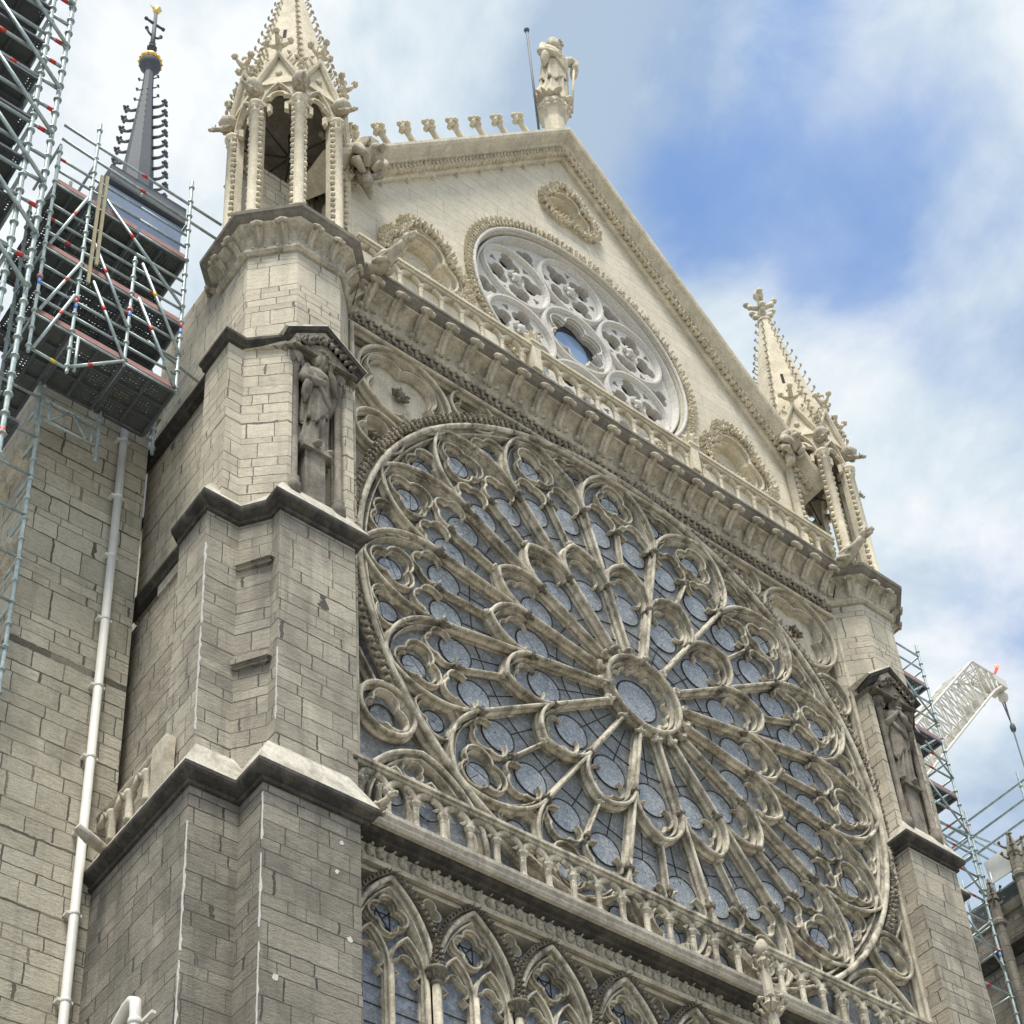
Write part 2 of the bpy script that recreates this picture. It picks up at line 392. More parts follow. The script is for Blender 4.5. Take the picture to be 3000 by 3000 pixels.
def hook(mb,p,out,size,lat=None):
    # crocket: curved stem ending in a curled bud
    p=Vector(p);out=Vector(out).normalized();up=Vector((0,0,1)); lat=Vector(lat) if lat is not None else out.cross(up)
    pts=[p,p+out*.35*size+up*.18*size,p+out*.62*size+up*.5*size,p+out*.62*size+up*.82*size]
    mb.tube(pts,[.15*size,.115*size,.095*size,.09*size],6)
    e=pts[-1]
    mb.ball(e+up*.05*size+out*.10*size,.165*size,(1,1,.9),6,5,None,.3)
    for sg in (1,-1): mb.octa(e+lat*sg*.17*size+out*.06*size,lat*sg*.2*size,up*.14*size,out*.14*size)
# ================================================================== TRANSEPT FACADE
FAC=thing('transept_facade','cream gothic facade with a huge traceried rose window between two corner turrets','church facade',(0,1,GZ))
mb=MB()
mb.box(-8.9,8.9,.75,3.,GZ,9.5)                                     # core behind the openings
mb.box(-8.9,-8.2,.04,.75,-7.9,9.5); mb.box(8.2,8.9,.04,.75,-7.9,9.5)
mb.box(-8.2,8.2,.06,.75,7.98,9.5)
mb.box(-8.6,8.6,.03,.75,-9.0,-7.95)
mb.box(-8.9,8.9,-.5,.75,GZ,-14.5)
mb.build('wall','wall',FAC)
# string of carved leaves, jamb roll and bead strips framing the rose
mb=MB()
for dx,w,y in ((8.08,.2,-.08),(8.23,.1,.0),(8.62,.14,-.04)):
    mb.sweep([(-dx,-8.1),(-dx,7.72+dx-8.08),(dx,7.72+dx-8.08),(dx,-8.1)] if dx<8.5 else [(-dx,-8.1),(-dx,8.28)],roll(w,.4),y=y)
mb.sweep([(8.62,8.28),(8.62,-8.1)],roll(.14,.4),y=-.04)
mb.build('frame_moulding','stone',FAC)
mb=MB()
for sx in (-1,1): mb=MB(); leafband(mb,[(sx*8.42,-8.1),(sx*8.42,7.95)],.22,.2,.02,.11); mb.build('leaf_frieze','leaf',FAC)
mb=MB()
leafband(mb,[(-8.3,8.08),(8.3,8.08)],.22,.3,.02,.12,False,.7)
mb.build('leaf_frieze','leaf',FAC)
# ---- rose window

DEP=.32
def R3(w): return roll(w,DEP+.06)
mb=MB(); mb.sweep(circ(0,0,7.97,128),roll(.25,.46),True,y=-.10); mb.sweep(circ(0,0,7.77,128),chamf(.1,.32),True,y=.02)
ROSE=mb.build('rose_window','roseM',FAC); ROOTLOC[ROSE.name]=ROOTLOC[FAC.name].copy()
mb=MB(); leafband(mb,arc(0,0,8.22,-28,208,120),.2,.24,.02,.13,False,.7); mb.build('leaf_ring','leaf',ROSE)
mb=MB()
mb.plate(circ(0,0,7.9,64),[],.25,.6)
mb.build('stained_glass','glass',ROSE)
T16=math.tan(PI/16); A=11.25
def radial(name,mat,mbb,off):
    first=None
    for k in range(16):
        a=math.radians(22.5*k+off)
        if first is None: first=mbb.build(name,mat,ROSE,loc=(0,0,0),rot=(0,a,0))
        else:
            c=first.copy(); COL.objects.link(c); c.parent=ROSE; c.rotation_euler=(0,a,0)
ca_,sa_=math.cos(math.radians(A)),math.sin(math.radians(A))
# outer petal: pointed arch, two trefoil-headed lancets, trefoil above
mb=MB()
hw=5.86*T16
L=tan_arc((-hw,5.86),(-sa_,ca_),(0,7.93),12); Rr=tan_arc((hw,5.86),(sa_,ca_),(0,7.93),12)
arch=L+Rr[::-1][1:]
mb.sweep(arch,roll(.155,.38),y=-.05)
L2=[(x*.89,5.86+(z-5.86)*.92) for x,z in arch]; mb.sweep(L2,chamf(.06,.28),y=.07)
for sx in (-1,1):
    tl=-5.625*sx
    f=foil(sx*.575,6.0,.50,4,rot=0+tl,k=.55,seg=7,skip=(3,))
    mb.sweep(f,roll(.085,.26),y=.06)
mb.sweep(foil(0,6.98,.63,3,rot=90,k=.56,seg=9),roll(.085,.26),True,y=.05)
mb.sweep(foil(0,6.98,.52,3,rot=90,k=.56,seg=9),chamf(.045,.16),True,y=.12)
radial('outer_petal','roseM',mb,0)
mb=MB(); mb.sweep([(0,4.45),(0,5.95)],roll(.095,.3),y=.03); radial('small_mullion','roseM',mb,0)
def collar(mb,z,r,y,h=.16):
    st=len(mb.v)
    mb.lathe([(r*.62,-h),(r*.7,-h*.7),(r*.68,-h*.2),(r*1.05,h*.35),(r*1.2,h*.6),(r*1.1,h)],(0,y,z),8)
    for k in range(6):
        a=2*PI*k/6; mb.octa((r*1.0*math.cos(a),y+r*1.0*math.sin(a),z+h*.35),(math.cos(a)*r*.38,math.sin(a)*r*.38,.02),(0,0,h*.6),(-math.sin(a)*r*.3,math.cos(a)*r*.3,0))
mb=MB(); collar(mb,5.82,.07,.05,.10); radial('small_capital','capital',mb,0)
mb=MB(); collar(mb,4.52,.085,.06,.08); radial('mullion_base','roseM',mb,0)
# main mullions with two capitals each
mb=MB(); mb.sweep([(0,1.15),(0,5.9)],roll(.15,.37),y=-.06); radial('mullion','roseM',mb,A)
mb=MB(); collar(mb,3.36,.095,.02,.12); radial('capital','capital',mb,A)
mb=MB(); collar(mb,5.86,.105,.02,.14); radial('capital','capital',mb,A)
mb=MB(); collar(mb,1.3,.12,.03,.1); radial('mullion_base','roseM',mb,A)
# trefoil opening between two outer petals
mb=MB(); mb.sweep(foil(0,7.22,.60,3,rot=270,k=.56,seg=9),roll(.085,.26),True,y=.05)
mb.sweep(foil(0,7.22,.49,3,rot=270,k=.56,seg=9),chamf(.045,.16),True,y=.12)
radial('spandrel_trefoil','roseM',mb,A)
# inner petal
mb=MB(); hw=3.35*T16
L=tan_arc((-hw,3.35),(-sa_,ca_),(0,4.47),10); Rr=tan_arc((hw,3.35),(sa_,ca_),(0,4.47),10); arch=L+Rr[::-1][1:]
mb.sweep(arch,roll(.155,.40),y=-.07)
mb.sweep([(x*.86,3.35+(z-3.35)*.88) for x,z in arch],chamf(.06,.26),y=.06)
f=foil(0,3.62,.5,4,rot=0,k=.53,seg=7,skip=(3,)); mb.sweep(f,chamf(.07,.14),y=.12)
radial('inner_petal','roseM',mb,0)
# medallions and iron glazing bars
mb=MB()
def disc(mb,cx,cz,r,y,n=20):
    mb.plate(circ(cx,cz,r,n),[],y,y+.02)
def ringbar(mb,cx,cz,r,y=.235,t=.02,n=20): mb.tube([(x,y,z) for x,z in circ(cx,cz,r,n)+[circ(cx,cz,r,n)[0]]],t,4,False)
for (mx,mz,mr) in ((-.57,5.55,.42),(.57,5.55,.42),(0,3.12,.45),(0,7.0,.30)):
    mb=MB(); disc(mb,mx,mz,mr,.235); radial('glass_medallion','glassB',mb,0)
mb=MB()
for mx,mz,mr in ((-.57,5.55,.43),(.57,5.55,.43),(0,3.12,.46),(0,7.0,.31)):
    mb=MB(); ringbar(mb,mx,mz,mr); radial('medallion_rim','iron',mb,0)
mb=MB()
for sx in (-1,1):
    q=sx*math.tan(math.radians(5.6))
    mb.tube([(q*4.3,.24,4.3),(q*5.1,.24,5.1)],.012,4)
    for rr in (4.85,): mb.tube([(.07*sx,.24,rr),(sx*(rr*T16-.08),.24,rr-.03)],.012,4)
mb.tube([(0,.24,1.3),(0,.24,2.64)],.012,4)
for rr in (1.9,2.4): mb.tube([(-rr*T16+.07,.24,rr-.05),(0,.24,rr),(rr*T16-.07,.24,rr-.05)],.012,4)
mb.tube([(0,.24,7.0),(0,.24,7.5)],.014,4); mb.tube([(-.5,.24,6.7),(.5,.24,7.1)],.014,4)
radial('glazing_bar','iron',mb,0)
mb=MB(); disc(mb,0,7.25,.26,.235); radial('glass_medallion','glassB',mb,A)
mb=MB(); ringbar(mb,0,7.25,.27); radial('medallion_rim','iron',mb,A)
mb=MB(); mb.tube([(-.45,.24,7.4),(.45,.24,7.4)],.014,4); radial('glazing_bar','iron',mb,A)
# oculus
mb=MB(); mb.sweep(circ(0,0,1.1,48),roll(.19,.45),True,y=-.12); mb.sweep(circ(0,0,.98,48),chamf(.08,.3),True,y=.04)
mb.sweep(foil(0,0,.92,12,rot=0,k=.23,seg=4),chamf(.06,.14),True,y=.12)
OC=mb.build('oculus','roseM',ROSE)
mb=MB(); disc(mb,0,0,.58,.235,28); mb.build('glass_medallion','glassB',ROSE)
mb=MB(); ringbar(mb,0,0,.6,.235,.025,28); mb.build('glazing_bar','iron',ROSE)
# ---- upper corners: blind panels with quatrefoil and trefoils
for sx in (-1,1):
    mb=MB()
    pa=[(sx*x,z) for x,z in arc(0,0,8.06,90,180,24)]
    sq=[(0,8.06)]+[(sx*-8.15*0,8.06)]
    q=[]
    for i,(x,z) in enumerate(pa):
        a=math.radians(90+90*i/24); m=max(abs(math.cos(a)),abs(math.sin(a))); q.append((sx*math.cos(a)/m*8.1,math.sin(a)/m*8.1))
    vs=[(x,.36,z) for x,z in pa]+[(x,.36,z) for x,z in q]; n=len(pa)
    fs=[(i,i+1,i+1+n,i+n) if sx<0 else (i+n,i+1+n,i+1,i) for i in range(n-1)]
    fs=[tuple(reversed(f)) for f in fs]
    mb.add(vs,fs); SP=mb.build('corner_panel','wall',FAC)
    mb=MB()
    c=(sx*6.55,6.42); mb.sweep(circ(*c,1.33,48),roll(.17,.4),True,y=-.02); mb.sweep(circ(*c,1.2,48),chamf(.07,.3),True,y=.1)
    mb.sweep(foil(*c,1.17,4,rot=45,k=.5,seg=10),chamf(.12,.26),True,y=.12)
    mb.sweep(foil(*c,1.05,4,rot=45,k=.5,seg=10),chamf(.05,.2),True,y=.2)
    for c in ((sx*7.32,4.3),(sx*4.5,7.2)):
        mb.sweep(circ(*c,.66,32),roll(.14,.4),True,y=-.0); mb.sweep(foil(*c,.57,3,rot=90,k=.56,seg=8),chamf(.09,.28),True,y=.1)
    mb.build('blind_tracery','stone',SP)
    for (cx,cz),r in (((sx*6.55,6.42),.26),((sx*7.32,4.3),.19),((sx*4.5,7.2),.19)):
        mb=MB()
        for k in range(9):
            a=2*PI*k/9+.2; rr=r*(.7 if k%2 else 1.)
            mb.octa((cx+.6*rr*math.cos(a),.24,cz+.6*rr*math.sin(a)),(rr*.5*math.cos(a),-.06,rr*.5*math.sin(a)),(-rr*.26*math.sin(a),0,rr*.26*math.cos(a)),(0,-.1,0))
        mb.ball((cx,.2,cz),r*.45,(1,.8,1),7,5,None,.4)
        mb.build('leaf_boss','capital',SP)
    # glazed lower corners
    mb=MB(); mb.sweep(circ(sx*7.3,-4.55,.66,32),roll(.18,.4),True,y=-.03); mb.sweep(foil(sx*7.3,-4.55,.56,3,rot=90,k=.56,seg=8),chamf(.1,.28),True,y=.06)
    ar=pointed(-7.98,-5.0,-7.3,-5.35,10,foot=.8); ar=[(-sx*x,z) for x,z in ar]
    mb.sweep(ar,roll(.2,.38),y=-.03); mb.sweep([( -sx*(-6.49)+ (x+sx*-6.49*1)*.88 if False else sx*6.49+(x-sx*6.49)*.87,z*1.0-.14) for x,z in ar],chamf(.10,.3),y=.06)
    for cx in (7.12,6.28):
        h=pointed(-.38,.38,-6.75,-6.0,7,foot=1.3); mb.sweep([(sx*cx+x,z) for x,z in h],chamf(.11,.3),y=.05)
    mb.sweep(foil(sx*6.7,-5.85,.3,4,rot=45,k=.5,seg=6),chamf(.08,.4),True,y=.08)
    mb.sweep([(sx*7.98,-3.2),(sx*7.55,-4.0)],roll(.12,.4),y=.0)
    LC=mb.build('corner_tracery','roseM',FAC)
    mb=MB(); mb.plate([(sx*8.1,-8),(sx*3.2,-8),(sx*3.2,-7.25),(sx*5.6,-5.6),(sx*7.3,-3.1),(sx*8.1,-1.)][::(1 if sx<0 else -1)],[],.27,.6); mb.build('stained_glass','glass',LC)
    mb=MB()
    for cx,cz,r in ((7.3,-4.6,.3),(7.12,-6.6,.27),(6.28,-6.6,.27)): ringbar(mb,sx*cx,cz,r)
    mb.build('glazing_bar','iron',LC)
# ---- main cornice with curled leaf brackets
mb=MB(); mb.plan([(-8.1,0),(8.1,0)],[(0,8.22),(.05,8.22),(.11,8.28),(.11,8.38),(.04,8.44),(.05,8.7),(.14,8.86),(.34,8.98),(.44,9.0),(.46,9.04)])
COR=mb.build('main_cornice','stone',FAC)
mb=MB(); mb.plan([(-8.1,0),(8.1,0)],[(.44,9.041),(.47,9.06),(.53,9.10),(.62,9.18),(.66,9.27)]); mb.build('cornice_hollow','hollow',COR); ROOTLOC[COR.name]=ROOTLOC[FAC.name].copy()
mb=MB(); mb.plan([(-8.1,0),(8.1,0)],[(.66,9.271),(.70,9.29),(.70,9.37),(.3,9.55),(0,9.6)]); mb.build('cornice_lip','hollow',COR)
def bracket():
    mb=MB()
    # broad leaf climbing the hollow of the cornice and curling over at its top
    P=[(0,-.03,-.06,.17),(0,-.09,.1,.13),(0,-.15,.26,.10),(0,-.25,.42,.10),(0,-.39,.58,.12),(0,-.53,.68,.13)]
    st=[]
    n=9; vs=[];fs=[]
    for (x,y,z,w) in P:
        for k in range(n):
            u=k/(n-1)*2-1; fold=.045*math.cos(3*PI*u); vs.append((u*w*1.05,y+abs(u)**2*.10-fold-.02,z-abs(u)*.05))
    for a in range(len(P)-1):
        for k in range(n-1): q=a*n+k; fs.append((q,q+1,q+1+n,q+n))
    mb.add(vs,fs,True)
    mb.tube([(0,-.06,.0),(0,-.16,.24),(0,-.28,.44),(0,-.44,.6),(0,-.56,.66)],[.07,.07,.075,.08,.07],7)
    mb.ball((0,-.58,.68),.125,(1.25,.9,.8),8,6,None,.3)
    for sg in (1,-1):
        mb.ball((sg*.13,-.6,.62),.085,(1,1,.9),7,5,None,.3); mb.ball((sg*.19,-.15,-.05),.075,(1.1,1,.7),7,5,None,.4)
    return mb
mb=bracket(); mb.v=[(x,y,z*.84) for x,y,z in mb.v]; br0=None; xs=[-7.75+.738*i for i in range(22)]
for i,x in enumerate(xs):
    if br0 is None: br0=mb.build('leaf_bracket','stone',COR,loc=(x,-.06,8.42)); ROOTLOC[COR.name]=ROOTLOC[FAC.name].copy()
    else: dup(br0,COR,(x,-.06,8.42))
BRACKET=br0
# ---- upper balustrade in front of the gable
def tube_arch(mb,x0,x1,zs,r,y,t,n=8):
    mb.tube([(x,y,z) for x,z in [(x0,zs)]+arc((x0+x1)/2,zs,(x1-x0)/2,180,0,n)[1:-1]+[(x1,zs)]],t,6,False)
mb=MB(); mb.box(-8.2,8.2,-.55,-.33,10.50,10.59); mb.box(-8.22,8.22,-.6,-.28,10.584,10.68)
BAL=mb.build('upper_balustrade','pale',FAC); ROOTLOC[BAL.name]=ROOTLOC[FAC.name].copy()
def balunit(h0,h1,w=.63,rc=.07,cusp=True):
    mb=MB(); zc=h1-.36
    mb.lathe([(rc*1.35,h0),(rc*1.35,h0+.07),(rc,h0+.11),(rc,zc-.2),(rc*1.15,zc-.16),(rc*1.0,zc-.13),(rc*(1.7 if cusp else 1.2),zc-.02),(rc*(1.7 if cusp else 1.2),zc+.03)],(0,0,0),8,False)
    mb.tube([(x,0,z) for x,z in arc(w/2,zc,w/2,180,0,12)],.075,7)
    if cusp: mb.octa((0,0,zc+.14),(.1,0,.06),(-.0,.06,0),(0,0,.13))
    if cusp:
        for sg in (-1,1):
            mb.octa((w/2+sg*w*.30,0,zc+.10),(-sg*.13,0,-.07),(0,.05,0),(sg*.02,0,.07))
    return mb
mb=balunit(.02,.84,.631,.06,False); first=None
for i in range(26):
    x=-8.2+.631*i
    if first is None: first=mb.build('balustrade_arch','pale',BAL,loc=(x,-.44,9.7))
    else: dup(first,BAL,(x,-.44,9.7))
mb=MB(); mb.box(-.14,.14,-.14,.14,0,1.05); mb.box(-.18,.18,-.18,.18,1.05,1.14)
for k in range(8):
    a=2*PI*k/8; mb.octa((.13*math.cos(a),.13*math.sin(a),1.36),(.14*math.cos(a),.14*math.sin(a),.14),(0,0,.2),(-.08*math.sin(a),.08*math.cos(a),0))
mb.ball((0,0,1.5),.13,(1,1,1.2),7,5,None,.4)
p=mb.build('balustrade_post','pale',BAL,loc=(-2.75,-.46,9.7)); dup(p,BAL,(2.75,-.46,9.7))
# ---- gallery under the rose
mb=MB(); mb.plan([(-8.6,0),(8.6,0)],[(0,-8.9),(.1,-8.9),(.13,-8.84),(.1,-8.77),(.03,-8.73),(.03,-8.42)]); mb.build('gallery_string','stone',FAC)
mb=MB(); leafband(mb,[(-8.5,-8.585),(8.5,-8.585)],.25,.34,.0,.13,False,.95); mb.build('leaf_frieze','leaf2',FAC)
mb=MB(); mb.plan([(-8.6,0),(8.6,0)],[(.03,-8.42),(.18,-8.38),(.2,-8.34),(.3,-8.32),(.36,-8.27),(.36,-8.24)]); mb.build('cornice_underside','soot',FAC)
mb=MB(); mb.plan([(-8.6,0),(8.6,0)],[(.36,-8.242),(.46,-8.25),(.52,-8.2),(.5,-8.12),(.56,-8.08),(.57,-8.0),(.0,-7.93)]); mb.build('gallery_cornice','ledge',FAC)
mb=MB(); mb.box(-8.5,8.5,-.5,-.32,-6.98,-6.9); mb.box(-8.52,8.52,-.55,-.28,-6.896,-6.82)
GB=mb.build('gallery_balustrade','roseM',FAC); ROOTLOC[GB.name]=ROOTLOC[FAC.name].copy()
mb=balunit(0,1.02,.64,.068); first=None
for i in range(26):
    x=-8.32+.64*i
    if first is None: first=mb.build('baluster_arch','roseM',GB,loc=(x,-.41,-7.97))
    else: dup(first,GB,(x,-.41,-7.97))
# ---- tall lancets below the gallery
LZ=-10.86
def lancet_bay():
    mb=MB(); a=pointed(-.9,.9,LZ,-8.98,12,foot=.05); mb.sweep(a,roll(.18,.36),y=-.06); mb.sweep([(x*.89,LZ+(z-LZ)*.90) for x,z in a],chamf(.09,.26),y=.05)
    for sx in (-1,1):
        h=pointed(-.38,.38,-10.95,-10.16,8,foot=3.); mb.sweep([(sx*.4+x,z) for x,z in h],roll(.09,.24),y=.07)
        mb.sweep([(sx*.4+x,z) for x,z in [(-.29,-11.1)]+foil(0,-10.83,.31,4,rot=0,k=.54,seg=6,skip=(3,))[::-1]+[(.29,-11.1)]],chamf(.06,.16),y=.15)
    mb.sweep(foil(0,-9.78,.44,4,rot=90,k=.48,seg=8),roll(.09,.22),True,y=.08)
    mb.tube([(0,.06,LZ-.1),(0,.06,-14.4)],.055,8)
    return mb
B0=lancet_bay(); first=None; G0=None
cap=MB(); 
st=0
cap.lathe([(.10,-.16),(.12,-.12),(.10,-.08),(.17,.08),(.22,.12),(.22,.18)],(0,0,0),10)
for k in range(10):
    a=2*PI*k/10; cap.octa((.14*math.cos(a),.14*math.sin(a),.03),(.07*math.cos(a),.07*math.sin(a),.03),(0,0,.1),(-.05*math.sin(a),.05*math.cos(a),0))
shaft=MB(); shaft.tube([(0,0,-.1),(0,0,-3.6)],.085,10); shaft.tube([(-.13,.1,0),(-.13,.1,-3.6)],.05,8); shaft.tube([(.13,.1,0),(.13,.1,-3.6)],.05,8)
tre=MB(); tre.sweep(foil(0,0,.27,3,rot=90,k=.54,seg=7),chamf(.09,.34),True,y=0)
bead=MB(); leafband(bead,pointed(-1.03,1.03,LZ+.2,-8.87,10),.12,.12,.0,.1)
gl=MB(); gl.plate([(-.93,-14.4),(.93,-14.4),(.93,-9.3),(0,-8.93),(-.93,-9.3)],[],.31,.6)
bars=MB()
for q in range(8): bars.tube([(-.82,.30,-11.35-.42*q),(.82,.30,-11.35-.42*q)],.012,4)
bars.tube([(-.18,.30,-9.5),(.2,.30,-10.05)],.014,4);bars.tube([(-.2,.30,-10.0),(.18,.30,-9.52)],.014,4)
for (x,z) in ((-.16,-9.78),(.16,-9.78)): bars.tube([(x,.30,z-.16),(x,.30,z+.16)],.014,4); bars.tube([(-.16,.30,-9.78+x),(.16,.30,-9.78+x)],.014,4)
P0={}
for k in range(9):
    x=-7.36+1.89*k
    if k==0:
        bay=B0.build('lancet_window','roseM',FAC,loc=(x,0,0)); P0['g']=gl.build('stained_glass','glassL',bay,loc=(x,0,0)); P0['b']=bars.build('glazing_bar','iron',bay,loc=(x,0,0)); P0['e']=bead.build('bead_moulding','capital',bay,loc=(x,-.04,0)); P0['t']=None
    else:
        bay2=bay.copy(); COL.objects.link(bay2); bay2.parent=FAC; bay2.location=Vector((x,0,0))-ROOTLOC[FAC.name]
        for q in 'gbe':
            c=P0[q].copy(); COL.objects.link(c); c.parent=bay2
    xb=x+.945
    if k==0:
        P0['c']=cap.build('capital','capital',FAC,loc=(xb,.0,LZ-.05)); P0['s']=shaft.build('shaft','stone',FAC,loc=(xb,0,LZ-.1)); P0['r']=tre.build('spandrel_trefoil','stone',FAC,loc=(xb,.1,-9.28))
    elif k<8:
        for q,zz,yy in (('c',LZ-.05,0),('s',LZ-.1,0),('r',-9.28,.1)): dup(P0[q],FAC,(xb,yy,zz))
mb=MB(); mb.plate([(-8.6,-14.4),(8.6,-14.4),(8.6,-8.9),(-8.6,-8.9)],[],.36,.7); mb.build('panel_glazing','glassL',FAC)
# ---- transept body and roof behind
mb=MB(); mb.box(-8.5,8.5,3.0,26,GZ,9.3)
BODY=mb.build('transept_body','upper',FAC)
mb=MB(); v=[(-8.7,1.4,13.2),(0,1.4,23.3),(8.7,1.4,13.2),(-8.7,27,13.2),(0,27,23.3),(8.7,27,13.2),(-8.7,1.4,9.2),(8.7,1.4,9.2),(-8.7,27,9.2),(8.7,27,9.2)]
mb.add(v,[(0,1,4,3),(1,2,5,4),(0,3,8,6),(2,7,9,5),(3,4,5,9,8),(6,7,2,1,0)]); mb.build('lead_roof','lead',BODY)
# gargoyle at the gallery corner, body reaching forward
def beast(mb,p,d,s=1.,up=.45):
    p=Vector(p); d=Vector(d).normalized(); lat=d.cross(Vector((0,0,1))).normalized(); U=lat.cross(d); Z=Vector((0,0,1))
    pts=[p-d*.25*s,p+d*.2*s+Z*.08*s*up,p+d*.6*s+Z*.28*s*up,p+d*.95*s+Z*.55*s*up,p+d*1.15*s+Z*.78*s*up]
    mb.tube(pts,[.24*s,.27*s,.22*s,.15*s,.13*s],8)
    h=pts[-1]+d*.1*s+Z*.06*s
    rot=Matrix((lat,d,Z)).transposed()
    mb.ball(h,.2*s,(.85,1.05,.9),8,6,rot,.12)
    mb.tube([h+d*.1*s-Z*.02*s,h+d*.36*s-Z*.07*s],[.13*s,.085*s],7)
    mb.tube([h+d*.08*s-Z*.14*s,h+d*.30*s-Z*.2*s],[.09*s,.06*s],6)
    for sg in (1,-1):
        mb.octa(h+lat*sg*.15*s+Z*.17*s-d*.05*s,lat*sg*.05*s+Z*.14*s,d*.06*s,lat*sg*.05*s)
        mb.ball(h+lat*sg*.09*s+d*.15*s+Z*.07*s,.045*s,(1,1,1),6,4)
        mb.tube([pts[1]+lat*sg*.2*s,pts[1]+lat*sg*.27*s+d*.2*s-Z*.2*s,pts[1]+lat*sg*.2*s+d*.42*s-Z*.28*s],[.11*s,.09*s,.07*s],6)
        mb.octa(pts[2]+lat*sg*.22*s-d*.1*s+Z*.05*s,-d*.32*s+Z*.12*s,lat*sg*.05*s,Z*.16*s)
mb=MB(); beast(mb,(-8.15,-.55,-8.2),(.1,-1,-.1),.45,.25); mb.build('gargoyle','stone',FAC)
mb=MB(); beast(mb,(-7.85,-.62,9.3),(.35,-1,.2),.82,.35); mb.build('gargoyle','stone',FAC)
mb=MB(); beast(mb,(8.05,-.6,9.3),(.12,-1,.2),.85,.35); mb.build('gargoyle','stone',FAC)
# finial of the portal gable rising in front of the gallery
mb=MB(); c=(1.22,-1.15)
mb.lathe([(.3,-13),(.22,-11.2),(.26,-11.1),(.34,-11),(.2,-10.9),(.13,-10.6),(.12,-9.4),(.2,-9.2),(.12,-9.1),(.1,-8.2),(.16,-8.1),(.07,-7.9)],(c[0],c[1],0),8,False)
FIN=mb.build('portal_finial','stone',FAC)
mb=MB(); mb.plate([(c[0]-4.2,-23),(c[0]+4.2,-23),(c[0]+.2,-12.6),(c[0]-.2,-12.6)],[circ(c[0],-19.5,1.5,28)],-1.3,-.95); mb.box(c[0]-4.2,c[0]+4.2,-1.25,-.5,GZ,-23.); mb.build('portal_gable','stone',FAC)
mb=MB()
for z,s,n in ((-10.95,.34,8),(-9.3,.32,8),(-8.15,.26,6)):
    for k in range(n):
        a=2*PI*k/n; d=(math.cos(a),math.sin(a),0); hook(mb,(c[0]+.07*d[0],c[1]+.07*d[1],z-.12),d,s*1.05)
mb.ball((c[0],c[1],-7.75),.17,(1,1,1.3),8,6,None,.4)
mb.build('leaf_crown','stone',FIN)
# ================================================================== GABLE
GAB=thing('transept_gable','pale restored stone gable with a small rose and a leafy raking cornice above the balustrade','church gable',(0,1,9.7))
def gl_(x): return 23.63-1.195*abs(x)
mb=MB()
gc=(-.05,14.5)
hood=lambda cx,cz,R: foil(cx,cz,R,3,rot=90,k=.56,seg=10)
mb.plate([(-8.3,9.6),(8.3,9.6),(8.3,gl_(8.3)),(0,24.2),(-8.3,gl_(8.3))],[circ(*gc,3.74,64),hood(-5.55,13.0,1.05),hood(5.55,13.0,1.05),hood(0,20.75,.8)],.3,.95)
mb.build('gable_wall','gable',GAB)
mb=MB(); mb.plate([(-8.0,9.6),(8.0,9.6),(8.0,13.9),(0,23.5),(-8.0,13.9)],[],1.0,1.35); mb.build('back_wall','gable',GAB)
# trefoil windows with leafy hoods
for cx,cz,R in ((-5.55,13.0,1.05),(5.55,13.0,1.05),(0,20.75,.8)):
    mb=MB(); mb.sweep(hood(cx,cz,R*1.04),roll(.14*R,.35),True,y=.2); mb.sweep(hood(cx,cz,R*.9),chamf(.12*R,.35),True,y=.34); mb.sweep(hood(cx,cz,R*1.2),roll(.09*R,.2),True,y=.22)
    W=mb.build('trefoil_window','pale',GAB)
    mb=MB(); leafband(mb,hood(cx,cz,R*1.36),.17,.34*R,.24,.2,True,.6)
    for (p,t) in resample(hood(cx,cz,R*1.5),.3,True):
        n=Vector((-t.y,t.x)); mb.octa((p.x,.2,p.y),(-n.x*.13,-.06,-n.y*.13),(t.x*.07,0,t.y*.07),(0,-.13,0))
    mb.build('leaf_hood','pale',W)
    mb=MB(); mb.plate(hood(cx,cz,R*.93),[],.68,.72); mb.build('window_back','gable',W)
# small rose
mb=MB(); mb.sweep(circ(*gc,3.82,72),roll(.18,.3),True,y=.2); mb.sweep(circ(*gc,3.64,72),chamf(.14,.4),True,y=.36)
GR=mb.build('small_rose','white',GAB)
mb=MB(); leafband(mb,circ(*gc,4.04,72),.17,.24,.28,.11,True,.6)
for (p,t) in resample(circ(*gc,4.14,72),.26,True):
    n=Vector((-t.y,t.x)); mb.octa((p.x,.22,p.y),(-n.x*.10,-.05,-n.y*.10),(t.x*.05,0,t.y*.05),(0,-.09,0))
mb.build('leaf_ring','pale',GR)
holes=[foil(gc[0],gc[1],1.02,6,rot=90,k=.36,seg=5)]
rings=[(gc[0],gc[1],1.2)]; bosses=[]; bars=[]
for k in range(6):
    a=math.radians(60*k+90); c=(gc[0]+2.42*math.cos(a),gc[1]+2.42*math.sin(a)); rings.append((*c,1.15)); bosses.append(c)
    for q in range(4):
        b=a+PI/4+PI/2*q; h=(c[0]+.63*math.cos(b),c[1]+.63*math.sin(b)); holes.append(foil(*h,.42,3,rot=math.degrees(b),k=.54,seg=5)); bars.append((h,.36))
        b2=a+PI/2*q; h=(c[0]+.86*math.cos(b2),c[1]+.86*math.sin(b2)); holes.append(foil(*h,.13,3,rot=math.degrees(b2)+180,k=.5,seg=3))
    a2=math.radians(60*k+120); h=(gc[0]+3.14*math.cos(a2),gc[1]+3.14*math.sin(a2)); holes.append(foil(*h,.36,3,rot=math.degrees(a2)+180,k=.54,seg=5))
    h=(gc[0]+1.55*math.cos(a2),gc[1]+1.55*math.sin(a2)); holes.append(foil(*h,.14,3,rot=math.degrees(a2),k=.5,seg=3))
mb=MB(); mb.plate(circ(*gc,3.72,64),holes,.6,.86); mb.build('tracery_plate','white',GR)
mb=MB()
